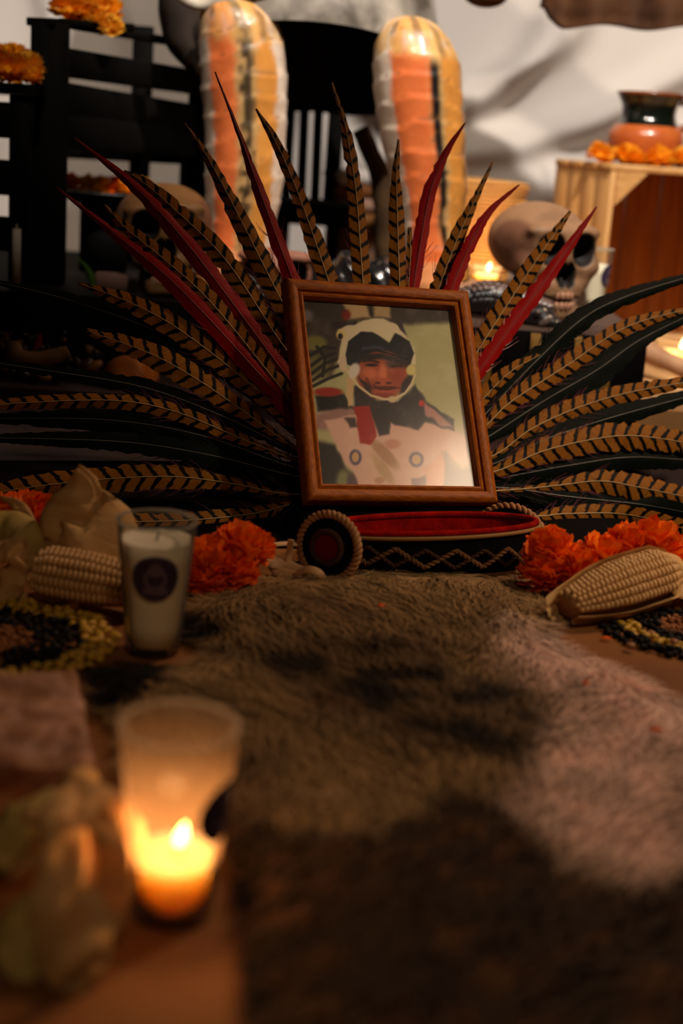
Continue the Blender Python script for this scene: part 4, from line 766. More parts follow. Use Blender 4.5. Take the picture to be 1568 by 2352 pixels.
leg([(944, 38, 20), (946, 52, 50), (950, 85, 75), (957, 140, 93), (962, 230, 95), (972, 330, 90), (985, 430, 82), (990, 520, 70), (1000, 580, 74), (1000, 640, 76)], 2.30, True)
for nm, (x, y), sg in (('foot', (505, 612), -1), ('foot', (1000, 620), 1)):
    c = RY(x, y, 2.23); c[2] = .195
    def ff(P, c=c): return smin(ell(P, c+[0, .03, .012], (.046, .07, .034)), ell(P, c+[0, -.035, -.004], (.042, .05, .022)), .02)
    V, F_ = snet(ff, c-[.09, .13, .04], c+[.09, .13, .07], 44); V[:, 2] = np.maximum(V[:, 2], .173); C = np.tile(lin((196, 132, 84)), (len(V), 1)); C = C*(1-.35*sst(0, .6, vn(V, 40, 3)))[:, None]; part('foot', V, F_, LEGM, FIG, col=C)
# skirt: open bell whose black inside shows above the knees
SKM = M('skirt_grey_paper', (176, 168, 156), .4, .5, (84, 78, 70), 18., .55, .3, 40., coat=.4); SKI = M('skirt_inside', (16, 13, 12), .9, .1); CLOTHW = M('knee_cloth', (206, 196, 180), .6, .4, (130, 120, 104), 22., .5, .3, 50.)
def rimpt(th):   # th=0 front, +right
    c, s = math.cos(th), math.sin(th); Yr = 2.53-.27*c; pz = .522+.062*c; return np.array([-.10+.217*s, Yr, pz-.02*abs(s)*max(0, -c)])
tt = np.arange(80)*2*math.pi/80; V = []; lv = [(0., 0.), (.0, .022), (.02, .05), (.05, .12), (.12, .22), (.2, .38)]
for k_, h_ in lv:
    for t_ in tt:
        p = rimpt(t_); cx = np.array([-.10, 2.53, p[2]]); q = cx+(p-cx)*(1-k_*2.)*(1+.02*math.sin(t_*11)*(h_ > 0)); q[2] += h_; V.append(q)
V = np.array(V); sk = part('skirt', V, [q[::-1] for q in gridf(6, 80, True)], SKM, FIG)
Vi = V.copy(); cx = np.array([-.10, 2.53]); Vi[:, :2] = cx+(Vi[:, :2]-cx)*.965; Vi = np.vstack([Vi, V[:80]]); F_ = gridf(6, 80, True)+[[480+j, 480+(j+1) % 80, (j+1) % 80, j][::-1] for j in range(80)]
Vi = np.vstack([Vi, [[-.10, 2.53, 1.0]]]); F_ += [[400+j, 400+(j+1) % 80, 560] for j in range(80)]; part('skirt_lining', Vi, F_, SKI, FIG)
# white cloth over the left knee and the dark drop beside it
V, F_ = sheet([RY(420, -30, 2.27), RY(455, -6, 2.265), RY(505, -12, 2.265), RY(570, -34, 2.265), RY(640, -60, 2.26)], [.04, .035, .03, .03, .03], (0, -1, .3), 7, .2, .006, 4, 24, .002); part('knee_cloth', V, F_, CLOTHW, FIG)
V, F_ = sheet([RY(400, -60, 2.40), RY(398, 30, 2.39), RY(420, 110, 2.38), RY(455, 175, 2.39)], [.08, .075, .06, .01], (-.3, -1, 0), 7, .35, .004, 5, 20, .004); part('side_drape', V, F_, M('drape_brown', (52, 40, 32), .8, .2, (30, 22, 18), 12., .5), FIG)
# cloak hem hanging from the raised arm at upper right
CLK = M('cloak_brown', (86, 54, 30), .85, .2, (56, 34, 20), 14., .5, .3, 60.); n, m_ = 46, 10; V = []
for i in range(n):
    x = 1246+(1720-1246)*i/(n-1); by = 22+34*sst(0, .12, i/(n-1))+6*math.sin(i*.33)+8*i/(n-1)-12*(i < 2)
    for j in range(m_):
        yv = by-j*26; V.append(RY(x+14*math.sin(j*.5), yv, 2.55+.03*math.sin(i*.4+j*.2)+.012*j+.02*(j == 0)))
V = np.array(V); V2 = V+[0, .05, 0]; k = n*m_; bd = [j for j in range(m_)]+[i*m_+m_-1 for i in range(1, n)]+[(n-1)*m_+j for j in range(m_-2, -1, -1)]+[i*m_ for i in range(n-2, 0, -1)]
part('cloak_hem', np.vstack([V, V2]), gridf(n, m_)+[[a+k for a in q[::-1]] for q in gridf(n, m_)]+[[bd[i], bd[(i+1) % len(bd)], bd[(i+1) % len(bd)]+k, bd[i]+k] for i in range(len(bd))], CLK, FIG)
V, F_ = sphere(RY(1115, -14, 2.5), (.038, .03, .022), 16, 10); part('sleeve_tip', V, F_, CLK, FIG)
# torso and arm above the frame carry skirt and cloak
def tf(P): return smin(ell(P, (-.075, 2.55, 1.05), (.17, .13, .26)), smin(np.maximum(np.linalg.norm(np.cross(P-np.array([.1, 2.52, 1.2]), nrm(np.array([.5, .03, -.42]))), axis=-1)-.05, np.abs((P-np.array([.33, 2.53, 1.0]))@nrm(np.array([.5, .03, -.42])))-.36), ell(P, (.62, 2.56, .78), (.12, .07, .14)), .05), .06)
V, F_ = snet(tf, (-.3, 2.35, .6), (.8, 2.75, 1.36), 50); part('torso', V, F_, CLK, FIG)
# ================================================================== SKULLS
def skull_sdf(P):
    ax_ = P.copy(); ax_[..., 0] = np.abs(ax_[..., 0]); Pm = ax_
    d = ell(P, (0, .20, .13), (.70, .72, .54)); d = smin(d, rbox(P, (0, -.28, -.10), (.52, .28, .42), .2), .25); d = smin(d, ell(Pm, (.47, -.36, -.14), (.17, .2, .14)), .12)
    d = smin(d, ell(Pm, (.27, -.44, .34), (.27, .10, .07)), .14); d = smin(d, rbox(P, (0, -.40, -.46), (.30, .22, .14), .1), .1); jaw = smin(rbox(P, (0, -.40, -.74), (.30, .22, .14), .1), rbox(Pm, (.33, -.12, -.52), (.07, .14, .28), .05), .1); d = smin(d, jaw, .06)
    d = smax(d, -ell(Pm, (.265, -.64, .10), (.205, .36, .225)), .05); d = smax(d, -ell(Pm, (.065, -.64, -.24), (.075, .26, .17)), .03); d = smax(d, -ell(Pm, (.86, -.16, .10), (.17, .34, .30)), .08)
    d = smax(d, -ell(Pm, (.52, -.22, -.46), (.15, .22, .2)), .06); d = smax(d, -rbox(P, (0, -.62, -.585), (.26, .2, .035), .02), .02); d = smax(d, -ell(P, (0, .46, -.70), (.7, .62, .36)), .08); return d
SKV, SKF = snet(skull_sdf, (-.8, -.85, -.95), (.8, 1.05, .85), 84)
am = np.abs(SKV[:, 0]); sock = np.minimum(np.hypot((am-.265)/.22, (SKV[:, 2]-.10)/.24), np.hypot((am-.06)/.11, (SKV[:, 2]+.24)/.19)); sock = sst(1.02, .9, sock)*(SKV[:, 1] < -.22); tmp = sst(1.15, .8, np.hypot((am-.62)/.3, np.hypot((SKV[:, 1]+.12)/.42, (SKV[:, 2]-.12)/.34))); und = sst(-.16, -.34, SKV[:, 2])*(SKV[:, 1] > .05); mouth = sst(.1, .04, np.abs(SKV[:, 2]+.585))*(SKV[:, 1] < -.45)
def skull(loc, sc, R, label, tint, teeth=True, und_amt=.8):
    sc = np.array([sc, sc, sc]); V = (SKV*sc) @ R.T; V[:, 2] -= V[:, 2].min(); off = np.array(loc)-[0, 0, 0]; zmin = ((SKV*sc) @ R.T)[:, 2].min(); t = thing('clay_skull', label, 'skull', loc)
    c = np.tile(lin(tint), (len(V), 1)); nz = fbm(SKV, 4., 3); c = c*(1-.25*sst(0, .7, nz))[:, None]
    for msk, k in ((tmp*.8, (96, 58, 42)), (und*und_amt, (40, 26, 20)), (mouth*.9, (20, 13, 11)), (sock*.97, (9, 7, 6))): c = c*(1-msk[:, None])+lin(k)*msk[:, None]  # und colours the underside of the cranium darker
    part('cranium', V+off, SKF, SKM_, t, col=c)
    if teeth:
        for row, zc, yy_ in ((0, -.515, -.60), (1, -.655, -.60)):
            for i in range(6):
                a = (i-2.5)*.30; p = np.array([.26*math.sin(a)*1.05, -.40-.225*math.cos(a), zc]); bvv, bff = box((0, 0, 0), (.034, .022, .05), rotz(a), .014); q = ((bvv+p)*sc) @ R.T; q[:, 2] -= zmin; part('tooth', q+off, bff, TOOTH, t)
    return t
SKM_ = M('clay_skull', (190, 150, 110), .6, .35, attr=True, bump=.2, bsc=60.); TOOTH = M('clay_tooth', (176, 128, 100), .5)
skull(np.array([*RY(1238, 700, 2.16)[:2], .1775]), .107, rotz(math.radians(27)) @ rotx(math.radians(2)), 'large clay skull facing right, in front of the pine crate', (138, 102, 72))
skull(np.array([*RY(372, 690, 2.17)[:2], .172]), .104, rotz(math.radians(8)) @ roty(math.radians(-4)), 'dim clay skull at left, behind the red feathers', (128, 88, 48))
# small clay mask with hollow eyes by the left foot
def maskf(P):
    Pm = P.copy(); Pm[..., 0] = np.abs(Pm[..., 0]); d = ell(P, (0, 0, 0), (.9, .5, .62)); d = smin(d, ell(Pm, (.48, -.3, .42), (.42, .2, .16)), .12); d = smax(d, -ell(Pm, (.45, -.5, .0), (.36, .5, .34)), .06); return smin(d, ell(P, (0, -.42, -.05), (.13, .2, .36)), .08)
V, F_ = snet(maskf, (-1.1, -.9, -.8), (1.1, .7, .8), 64); dk = sst(1.05, .85, np.hypot((np.abs(V[:, 0])-.45)/.36, V[:, 2]/.36))*(V[:, 1] < -.05); C = lin((150, 98, 76))*(1-dk[:, None])+lin((14, 10, 9))*dk[:, None]; c = RY(632, 575, 2.18)
V = (V*.064) @ (rotz(.12)).T; V[:, 2] -= V[:, 2].min(); solo('clay_mask', V+[c[0], c[1], .172], F_, SKM_, 'small brown clay mask with two hollow eyes at the figure\'s left foot', 'mask', col=C)
# ================================================================== BLACK CLAY PIECES
BLKC = M('black_glazed_clay', (20, 19, 20), .22, .6, (44, 42, 42), 20., .4, .3, 40., coat=.5); GREYC = M('grey_clay_scale', (120, 92, 82), .4, .5, (70, 54, 50), 50., .5, coat=.3)
c0 = np.array([*RY(835, 640, 2.14)[:2], .1775])
def bird(P): q = P-c0; d = smin(ell(q, (-.022, 0, .035), (.032, .045, .045)), ell(q, (.028, .005, .032), (.036, .04, .04)), .012); d = smax(d, -ell(q, (.004, -.05, .03), (.006, .04, .05)), .008); d = smin(d, ell(q, (.045, .01, .068), (.014, .012, .014)), .01); return d+.0015*np.sin(q[..., 0]*220+q[..., 2]*160)
V, F_ = snet(bird, c0-[.08, .07, .005], c0+[.09, .07, .1], 60); V[:, 2] = np.maximum(V[:, 2], .1775); solo('black_clay_shell', V, F_, BLKC, 'glossy black lobed clay vessel above the top edge of the frame', 'vessel')
sx = thing('carved_serpent', 'glossy black clay serpent with scaly back beside the big skull', 'sculpture', np.array([*RY(1160, 735, 2.08)[:2], .178]))
sb_ = base_of(sx); SL, SRt = RY(1045, 700, 2.075), RY(1250, 712, 2.07); pth = np.array([[SL[0], 2.11, .195], [SL[0]*.6+SRt[0]*.4, 2.10, .205], [SL[0]*.25+SRt[0]*.75, 2.085, .2], [SRt[0]+.012, 2.065, .195]]); V, F_ = tube(pth, [.016, .026, .022, .014], 20, 30); V += .0022*vn(V, 160, 3)[:, None]*nrm(V-cr(pth, 30).mean(0)); V[:, 2] = np.maximum(V[:, 2], .1785); part('body', V, F_, BLKC, sx)
sv, sf = sphere((0, 0, 0), (.5, .34, .12), 8, 6); SCAL = mesh('scale', sv, sf, GREYC); SCALB = mesh('scale_black', sv, sf, BLKC); Q = cr(pth, 40)
for i in range(17):
    for k in range(-3, 4):
        f = (i+.5*(k % 2))/17; p = Q[min(39, int(f*39))]; r = np.interp(f, [0, .33, .66, 1], [.016, .026, .022, .014]); an_ = k*.42; nn = np.array([0, -math.sin(an_+.35), math.cos(an_+.35)]); T = np.array([1., -.1, .25]); T = nrm(T-nn*(T@nn)); inst('scale', SCAL if k < 2 else SCALB, sx, m4(np.stack([T, np.cross(nn, T), nn], 1), p+nn*r, (.0155, .0155, .0155)))
hd_ = np.array([SRt[0]-.012, 2.055, .19])
V, F_ = snet(lambda P: smin(ell(P, hd_, (.026, .02, .018)), ell(P, hd_+[.018, -.012, -.006], (.02, .012, .007)), .008), hd_-[.04, .04, .012], hd_+[.05, .03, .03], 40); part('head', V, F_, BLKC, sx)
V, F_ = sphere(hd_+[-.002, -.019, .006], .0062, 12, 8); part('eye', V, F_, M('clay_eye', (62, 50, 44), .2, .6, coat=.6), sx); V, F_ = sheet([hd_+[.0, -.026, -.0105], hd_+[.008, -.032, -.004], hd_+[.018, -.034, .004]], [.006, .010, .003], (0, -1, .4), 5, .2, n=8, thick=.002); part('tongue', V, F_, M('clay_tongue', (120, 104, 96), .25, .6, coat=.5), sx)
# black plastic-like shards at left of frame top
c0b = np.array([*RY(600, 650, 2.09)[:2], .172])
def blob(P): q = P-c0b; return smin(ell(q, (-.03, 0, .018), (.05, .03, .022)), ell(q, (.04, .0, .012), (.05, .03, .018)), .01)+.006*vn(q, 55, 3)+.003*vn(q, 140, 5)
V, F_ = snet(blob, c0b-[.1, .05, .01], c0b+[.11, .05, .06], 60); V[:, 2] = np.maximum(V[:, 2], .1725); solo('black_clay_ornament', V, F_, BLKC, 'crinkled glossy black ornament under the clay mask', 'ornament')
# ================================================================== BONES, BRANCH
BONE = M('bone', (196, 150, 112), .55, .35, (150, 104, 72), 30., .5, .2, 60.)
def bone(a, b, r, label, knob=True):
    a, b = np.array(a, float), np.array(b, float); d = b-a; L_ = np.linalg.norm(d)
    def f(P): t = np.clip(((P-a)@d)/(L_*L_), 0, 1); q = np.linalg.norm(P-(a+t[..., None]*d), axis=-1)-r*(1-.25*np.sin(t*math.pi)); s = nrm(np.cross(d, [0, 0, 1.])); return q if not knob else smin(q, smin(ell(P, b+s*r*.7, (r*1.5,)*3), ell(P, b-s*r*.7, (r*1.5,)*3), r*.3), r*.5)
    V, F_ = snet(f, np.minimum(a, b)-3*r, np.maximum(a, b)+3*r, 54); solo('bone', V, F_, BONE, label, 'bone')
bone(np.array([RY(960, 600, 2.2)[0], 2.20, .21]), np.array([RY(1095, 600, 2.2)[0], 2.20, .205]), .011, 'knobbed bone beside the figure\'s right foot, left of the big skull')
bone(RY(1470, 800, 2.3), RY(1640, 880, 2.2), .019, 'thick smooth bone at the right edge below the pine crate', False)
BARK = M('bark', (84, 62, 38), .9, .2, (50, 36, 22), 20., .5, .5, 40.)
br = thing('forked_branch', 'brown forked branch standing between the figure\'s legs', 'branch', np.array([*RY(890, 540, 2.6)[:2], .172]))
V, F_ = tube([RY(885, 640, 2.6), RY(884, 520, 2.6), RY(876, 420, 2.6), RY(850, 350, 2.6), RY(826, 296, 2.6)], [.020, .019, .019, .017, .015], 12, 18); V += .002*vn(V, 60, 2)[:, None]; V[:, 2] = np.maximum(V[:, 2], .173); part('stem', V, F_, BARK, br); V, F_ = tube([RY(878, 430, 2.6), RY(905, 380, 2.62), RY(925, 330, 2.64)], [.014, .012, .009], 10, 8); part('fork', V, F_, BARK, br)
# ================================================================== BASKET, CANDLES BEHIND
BASK = M('straw', (222, 166, 92), .7, .3, (196, 134, 66), 60., .4); BASKI = M('straw_gap', (120, 76, 34), .8); cb_ = np.array([*RY(1096, 590, 2.72)[:2], .172]); t = thing('coiled_basket', 'straw basket of stacked coils behind the right leg', 'basket', cb_)
for i in range(24):
    f = i/23; r = .058+.024*f; an_ = np.arange(36)*2*math.pi/36; V, F_ = tube(np.stack([cb_[0]+(r+.002*math.sin(i*2.1))*np.cos(an_), cb_[1]+r*np.sin(an_), np.full(36, .1765+f*.178)+.0015*np.sin(an_*2+i)], 1), .0036, 6, closed=True); part('coil', V, F_, BASK, t)
V, F_ = lathe([(.001, .174), (.050, .174), (.074, .352), (.001, .352)], (cb_[0], cb_[1], 0), 30); part('filling', V, F_, BASKI, t)
candle(0, 0, 'lit candle glowing between straw basket and big skull', .022, None, .8, GLASS, .034, .026, .022, base=(*RY(1122, 570, 2.58)[:2], .1765), power=.4)
candle(0, 0, 'white candle glass with purple label right of the big skull', .075, (math.radians(-30), .06, .018), 0., GLASS, base=(*RY(1352, 730, 2.28)[:2], .1765), hgt=.1, rt=.028, rb=.021)
candle(0, 0, 'glowing candle at the far right edge below the crate', .03, None, 1.1, GLASS, .05, .045, .04, base=(*RY(1560, 820, 2.42)[:2], .075), power=.5)
# ================================================================== PINE CRATE AND POT
PINE = woodmat('pine_plank', (214, 166, 104), (176, 124, 66), .6, 2, 16.); PINEH = woodmat('pine_rail', (214, 166, 104), (182, 130, 72), .6, 0, 16.); PINED = woodmat('pine_inner', (176, 104, 40), (136, 72, 22), .6, 2, 16.)
Ac = RY(1412, 396, 2.52); ztop = .405; Bc = RY(1284, 362, 2.76); dl = np.array([Bc[0]-Ac[0], Bc[1]-Ac[1], 0]); Ld = np.linalg.norm(dl); dl /= Ld; dr = np.array([-dl[1]*-1, -dl[0], 0]); dr = np.array([dl[1], -dl[0], 0]); A0 = np.array([Ac[0], Ac[1], 0.]); zb = .0755; WC = .36
cr8 = thing('pine_crate', 'open pine crate of pale planks at right with the jug on top', 'crate', A0+[0, 0, zb])
def plank(p, q, wdt, th_, side, mat, nm='plank'): V, F_ = beam(p, q, wdt, th_, side); part(nm, V, F_, mat, cr8)
for i in range(4):
    p = A0+dl*(Ld*(i+.5)/4); plank(p+[0, 0, zb], p+[0, 0, ztop-.012], Ld/4*.94, .011, dl, PINE)
    p2 = p+dr*WC; plank(p2+[0, 0, zb], p2+[0, 0, ztop-.012], Ld/4*.94, .011, dl, PINE)
for i in range(5):
    p = A0+dl*Ld+dr*(WC*(i+.5)/5); plank(p+[0, 0, zb], p+[0, 0, ztop-.012], WC/5*.95, .011, dr, PINED)
for i in range(4):
    p = A0+dl*(Ld*(i+.5)/4)+[0, 0, ztop-.006]; plank(p-dr*.008, p+dr*(WC+.008), Ld/4*.96, .012, dl, PINEH); pb = p*[1, 1, 0]+[0, 0, zb+.006]; plank(pb, pb+dr*WC, Ld/4*.96, .011, dl, PINEH)
V = [A0+dr*x+dl*y+np.array([0, 0, z]) for y in (.0, .012) for x, z in ((.006, ztop-.0125), (.062, ztop-.0125), (.006, ztop-.07))]; part('corner_gusset', V, [[0, 1, 2], [5, 4, 3], [0, 3, 4, 1], [1, 4, 5, 2], [2, 5, 3, 0]], PINEH, cr8, smooth=False)
JUGC = M('terracotta_glaze', (196, 102, 46), .3, .5, (170, 80, 34), 30., .4, coat=.4); JUGG = M('dark_green_glaze', (14, 20, 14), .15, .6, coat=.7); JUGR = M('brown_glaze_rim', (126, 60, 24), .25, .5, coat=.5)
jc = np.array([*RY(1482, 345, 2.66)[:2], ztop]); jc[:2] = (A0+dl*Ld*.5+dr*.115)[:2]; jc[:2] = [RY(1480, 345, jc[1])[0], jc[1]]; ju = thing('clay_jug', 'terracotta jug with dark green glazed neck on the pine crate', 'jug', jc); S = .069/.072
pb_ = [(.001, 0), (.040, 0), (.047, .004), (.066, .022), (.072, .045), (.069, .060), (.060, .072)]; pn = [(.060, .072), (.053, .082), (.050, .095), (.052, .108), (.058, .120), (.061, .126)]; pr_ = [(.061, .126), (.0635, .129), (.062, .132), (.057, .129)]; pi_ = [(.057, .129), (.048, .108), (.046, .095), (.052, .08), (.05, .05), (.001, .045)]
for nm, pf, mt_ in (('belly', pb_, JUGC), ('neck', pn, JUGG), ('rim', pr_, JUGR), ('inside', pi_, JUGG)): P_ = cr(np.c_[np.array(pf)*S, np.zeros(len(pf))], 18)[:, :2] if len(pf) > 4 else np.array(pf)*S; V, F_ = lathe(P_, jc, 44); part(nm, V, F_, mt_, ju)
V, F_ = tube([jc+np.array(p)*S for p in [(.054, 0, .118), (.078, 0, .122), (.090, 0, .105), (.082, 0, .080), (.060, 0, .068)]], .0075, 10, 24); part('handle', V, F_, JUGR, ju)
for i, (x, y, r) in enumerate([(1375, 362, .022), (1408, 356, .018), (1440, 352, .022), (1478, 366, .022), (1512, 360, .023), (1545, 352, .022), (1580, 362, .024), (1560, 375, .022), (1455, 372, .018)]):
    p = RY(x, y, 2.60+.03*(i % 2)); p[2] = ztop+r*.62; far_marigold(p, r, 'golden marigold on top of the pine crate around the jug', 'marigolds on the pine crate', i, YLM)
# ================================================================== BLACK SHELVES AT LEFT
BLW = woodmat('black_wood', (9, 7, 6), (4, 4, 3), .8, 0, 20., spec=.08); BLWV = woodmat('black_wood_v', (9, 7, 6), (4, 4, 3), .8, 2, 20., spec=.08)
bc = thing('black_crate', 'black slatted wooden crate at upper left with marigolds on top', 'crate', np.array([RY(115, 300, 2.2)[0], 2.25, .172]))
def bl(nm, p, q, wdt, th_, mt_=BLW, par=bc): V, F_ = beam(p, q, wdt, th_, (0, 0, 1) if abs((np.array(q)-np.array(p))[2]) < .2 else (1, 0, 0)); part(nm, V, F_, mt_, par)
pl0 = RY(116, 52, 2.18); bl('post', [pl0[0], 2.18, .173], pl0, .052, .03, BLWV); p3 = RY(452, 108, 2.62); bl('post', [p3[0]+.01, 2.62, .173], p3+[.01, 0, 0], .04, .03, BLWV)
for (ya, yb, wd) in [(52, 106, .014), (142, 190, .042), (228, 275, .05), (300, 330, .05)]: bl('slat', RY(140, ya, 2.2), RY(455, yb, 2.61), wd, .012)
bl('top_rail', RY(90, 50, 2.17), RY(280, 62, 2.36), .012, .05)
for xx_, Yd in ((330, 2.62),): q = RY(xx_, 60, Yd); bl('back_post', [q[0], Yd, .173], q, .035, .02, BLWV)
pz = RY(100, 120, 2.5); 
for (ya, yb, wd) in [(250, 270, .05), (330, 345, .05)]: bl('back_slat', RY(140, ya, 2.6), RY(420, yb, 2.64), wd, .012)
ls = thing('black_shelf', 'black wooden shelf at the left edge below the other crate', 'shelf', np.array([RY(20, 400, 2.05)[0], 2.1, .172]))
q = RY(82, 195, 2.1); zq = q[2]; V, F_ = prism([(q[0]-.5, 2.08), (q[0], 2.08), (q[0], 2.4), (q[0]-.5, 2.4)], zq-.014, zq); part('top_board', V, F_, BLW, ls, smooth=False)
for xo in (.0, .16, .33): bl('upright', [q[0]-.02-xo, 2.1, .173], [q[0]-.02-xo, 2.1, zq-.015], .03, .025, BLWV, ls)
for zz_ in (.25, .33, .41): bl('slat', [q[0]-.5, 2.095, zz_], [q[0], 2.095, zz_], .05, .01, BLW, ls)
for i, (x, y, Yd, r) in enumerate([(160, 20, 2.26, .03), (205, 10, 2.28, .032), (240, 30, 2.3, .03), (255, 62, 2.27, .02), (165, -15, 2.3, .03), (215, 45, 2.27, .024)]): far_marigold(RY(x, y, Yd), r, 'amber marigold on top of the upper black crate', 'marigolds on the black crate', i, YLM)
for i, (x, y, Yd, r) in enumerate([(20, 155, 2.12, .03), (58, 160, 2.13, .027), (28, 140, 2.16, .026), (-10, 165, 2.12, .026), (75, 178, 2.11, .015)]): p = RY(x, y, Yd); p[2] = max(p[2], zq+r*.6); far_marigold(p, r, 'amber marigold on the black shelf at the left edge', 'marigolds on the black shelf', i, YLM)
# plate of marigolds behind left skull
pc = RY(240, 452, 2.42); t = thing('dark_plate', 'dark plate of marigolds on a block behind the left skull', 'plate', (pc[0], pc[1], .172)); V, F_ = lathe([(.001, -.012), (.05, -.012), (.085, .006), (.088, .008), (.084, .010), (.05, -.006), (.001, -.006)], pc, 40); part('dish', V, F_, M('dark_glaze', (34, 36, 38), .3, .5), t); V, F_ = lathe([(.04, .172), (.04, pc[2]-.0125)], (pc[0], pc[1], 0), 24, True, True); part('foot', V, F_, BLW, t)
for i in range(6): far_marigold(pc+[(-.055+.024*i), .012*(i % 2), .016], .019, 'orange marigold on the dark plate behind the left skull', 'marigolds on the plate', i, YLM if i % 3 else ORM, 34)
# white cloth edge + brown plank by skull
V, F_ = box((RY(436, 380, 2.6)[0], 2.72, .30), (.033, .012, .128), rotz(.1), .002); solo('wooden_plank', V, F_, M('brown_plank', (120, 76, 36), .7, .3, (84, 50, 22), 8., .5, stretch=(8, 8, 1)), 'brown upright plank between the left skull and the figure\'s leg', 'plank')
# black chair behind the figure
ch = thing('black_chair', 'black slat-backed chair behind the figure\'s legs', 'chair', np.array([RY(715, 500, 2.95)[0], 2.95, 0]))
for x0, x1 in ((668, 655), (700, 690), (732, 722), (775, 758)): bl('back_slat', RY(x0, 235, 2.98), RY(x1, 480, 2.95), .020 if x0 != 775 else .034, .02, BLWV, ch)
V, F_ = box(RY(705, 485, 2.9), (.085, .09, .022), None, .004); part('seat', V, F_, BLW, ch)
for x in (650, 765):
    for Yd in (2.82, 2.97): q = RY(x, 500, Yd); bl('leg', [q[0], Yd, .001], [q[0], Yd, q[2]], .026, .026, BLWV, ch)
# folded blankets behind, right of the chair
for i, (y0, cc_, lb) in enumerate([(505, (128, 84, 46), 'brown folded blanket at the bottom of the stack behind the branch'), (470, (166, 130, 110), 'pale folded blanket in the stack behind the branch'), (438, (120, 74, 40), 'rust-brown folded blanket below the white one behind the branch'), (408, (206, 196, 192), 'white folded blanket on top of the stack behind the branch')]):
    c = RY(850, y0, 3.0); 
    if i == 0: zlow = 0.0
    h_ = .030; zc = c[2]; V, F_ = box((c[0], 3.02, zc), (.085, .10, h_*.5), rotz(.06*i), .01)
    solo('folded_blanket', V, F_, M('blanket%d' % i, cc_, .9, .15, tuple(int(v*.8) for v in cc_), 20., .4), lb, 'blanket')
cz = RY(850, 505, 3.0)[2]-.015; V, F_ = box((RY(850, 505, 3.0)[0], 3.02, cz/2), (.09, .11, cz/2-.0005), None, .004); solo('wooden_chest', V, F_, woodmat('chest_wood', (120, 78, 38), (88, 54, 26), .6, 0, 14.), 'low wooden chest under the folded blankets', 'chest')
# ================================================================== LEFT ORNAMENTS ON THE STEP
def on(px, py, z=.069): return RZ(px, py, z)
bd_ = thing('beaded_band', 'colourful beaded band at the left edge above the seed rattles', 'beadwork', np.array([*RY(40, 700, 2.05)[:2], .172]))
V, F_ = tube([RY(-60, 706, 2.09), RY(20, 704, 2.085), RY(100, 702, 2.085), RY(150, 720, 2.09), RY(200, 745, 2.1)], [.016, .017, .016, .012, .008], 14, 30); part('band', V, F_, M('band_dark_red', (70, 14, 12), .6), bd_)
bead_cols = [(150, 50, 24), (180, 70, 30), (196, 160, 40), (70, 130, 160), (60, 120, 150), (180, 150, 40), (36, 60, 140), (30, 32, 40), (130, 170, 190), (30, 30, 30), (190, 100, 50), (180, 90, 40)]; BM = [M('bead%d' % i, c, .2, .6, coat=.5) for i, c in enumerate(bead_cols)]
for r_ in range(3):
    for i in range(12): V, F_ = sphere(RY(-4+i*9.2, 692+r_*9+1.5*math.sin(i), 2.066), .0042, 8, 6); part('bead', V, F_, BM[(i+r_) % 12], bd_)
HORN = M('driftwood', (170, 132, 88), .65, .3, (112, 80, 48), 18., .5, .4, 50., stretch=(.4, 1, 2)); c = on(90, 845)
V, F_ = tube([RY(30, 795, 1.93), RY(36, 815, 1.92), RY(60, 826, 1.915), RY(110, 822, 1.92), RY(158, 806, 1.925)], [.011, .013, .012, .011, .008], 12, 26); V += .0012*vn(V, 90, 1)[:, None]; V[:, 2] -= min(0, V[:, 2].min()-.069)*0; solo('driftwood_stick', V, F_, HORN, 'bent driftwood stick among the seed rattles at left', 'stick')
PODM = M('seed_pod', (74, 46, 28), .35, .5, (40, 24, 16), 40., .5, coat=.3); POD_L = M('seed_pod_light', (150, 104, 58), .4, .4)
st_ = thing('seed_rattle', 'string of dark seed pods on the left altar step', 'rattle', on(140, 870))
V, F_ = tube([on(20, 850, .075), on(80, 862, .075), on(140, 858, .076), on(200, 850, .076)], .002, 6, 20); part('cord', V, F_, M('cord', (60, 40, 26), .8), st_)
rr = random.Random(5)
for i, (x, y) in enumerate([(15, 850), (35, 858), (60, 862), (85, 864), (105, 866), (120, 860), (138, 868), (150, 852), (170, 862), (188, 852), (205, 858), (196, 838), (215, 842), (178, 836), (150, 832), (225, 815), (210, 808)]):
    p = on(x, y, .078+.014*(y < 845)); V, F_ = sphere((0, 0, 0), (.014, .0075, .007), 12, 8); V[:, 0] *= 1-.3*V[:, 2]/.007*.2; V = V @ (rotz(rr.uniform(-1, 1)) @ roty(rr.uniform(-.8, .8))).T+p; part('seed_pod', V, F_, PODM if i % 4 else POD_L, st_)
an_t = thing('shell_anklet', 'knotted anklet of small shells and a red tuft behind the driftwood stick', 'anklet', on(90, 790, .069)+[0, .05, 0])
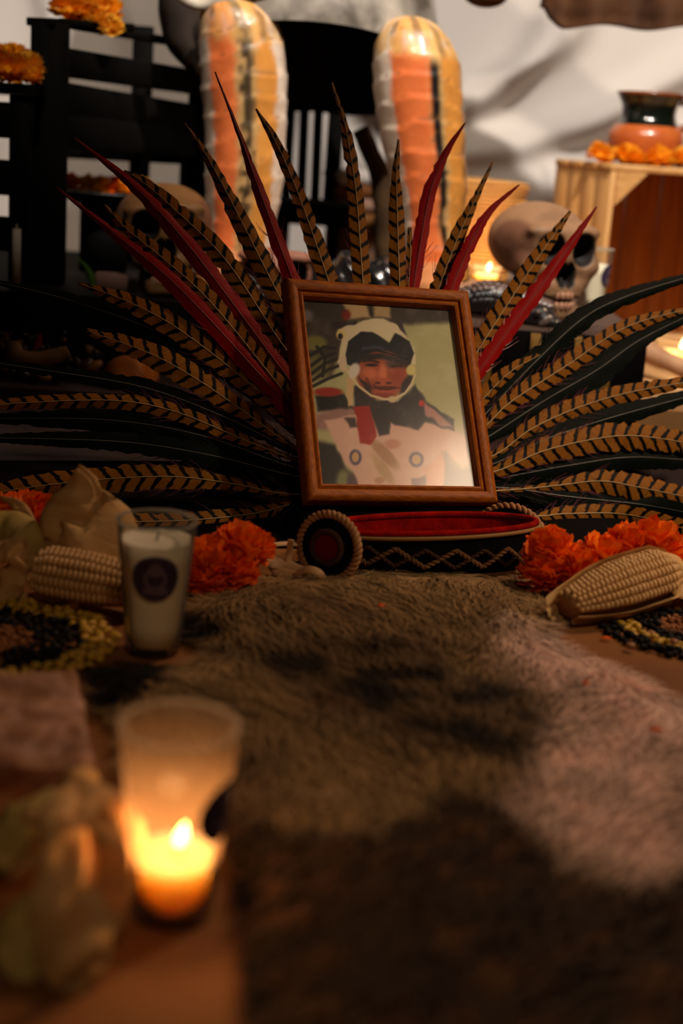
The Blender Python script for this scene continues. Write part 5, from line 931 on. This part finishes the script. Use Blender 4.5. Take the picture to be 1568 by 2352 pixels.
for i in range(26):
    x, y = rr.uniform(0, 150), rr.uniform(765, 800); V, F_ = sphere(RY(x, y, 1.975+rr.uniform(-.02, .02)), (.006, .004, .004), 7, 5, rotz(rr.uniform(0, 3))); part('shell', V, F_, [PODM, HORN, BM[7], POD_L][i % 4], an_t)
V, F_ = sheet([RY(78, 805, 1.95), RY(86, 785, 1.955), RY(94, 764, 1.96)], [.004, .012, .001], (0, -1, 0), 5, .2, n=10, thick=.001); part('red_tuft', V, F_, M('tuft_red', (150, 14, 14), .8), an_t)
# orange clay stump
c = on(290, 905)
V, F_ = tube([RY(278, 868, 1.90), RY(282, 869, 1.915), RY(300, 868, 1.95), RY(335, 872, 2.0)], [.0, .028, .030, .022], 22, 26); V += .0022*vn(V, 70, 4)[:, None]*[1, .3, 1]; V[:, 2] = np.maximum(V[:, 2], .0695); solo('clay_stump', V, F_, M('orange_clay', (206, 122, 40), .55, .4, (168, 88, 26), 24., .5, .4, 60.), 'orange clay stump lying on the left altar step', 'clay piece')
# block, leaf and taper at the far left
c = RY(250, 660, 2.12); V, F_ = box((c[0], 2.14, .186), (.024, .02, .0135), rotz(.2), .003); solo('wooden_block', V, F_, M('pink_block', (110, 80, 68), .7), 'pinkish block below the green leaf, left of the skull', 'block')
V, F_ = sheet([RY(216, 668, 2.115), RY(205, 628, 2.11), RY(180, 592, 2.1)], [.004, .010, .001], (0, -1, .2), 5, .15, n=12, thick=.0008); solo('green_leaf', V, F_, M('leaf_green', (86, 130, 40), .5, trans=.3), 'single fresh green leaf at left', 'leaf')
V, F_ = tube([[RY(36, 600, 2.06)[0], 2.065, .173], [RY(36, 600, 2.06)[0], 2.065, RY(36, 526, 2.06)[2]]], .006, 14); V2, F2 = tube([[RY(36, 600, 2.06)[0], 2.065, RY(36, 526, 2.06)[2]], [RY(36, 600, 2.06)[0], 2.065, RY(36, 516, 2.06)[2]]], .0008, 6); V, F_ = join((V, F_), (V2, F2)); solo('taper_candle', V, F_, WAX, 'thin white taper candle before the black shelf', 'candle')
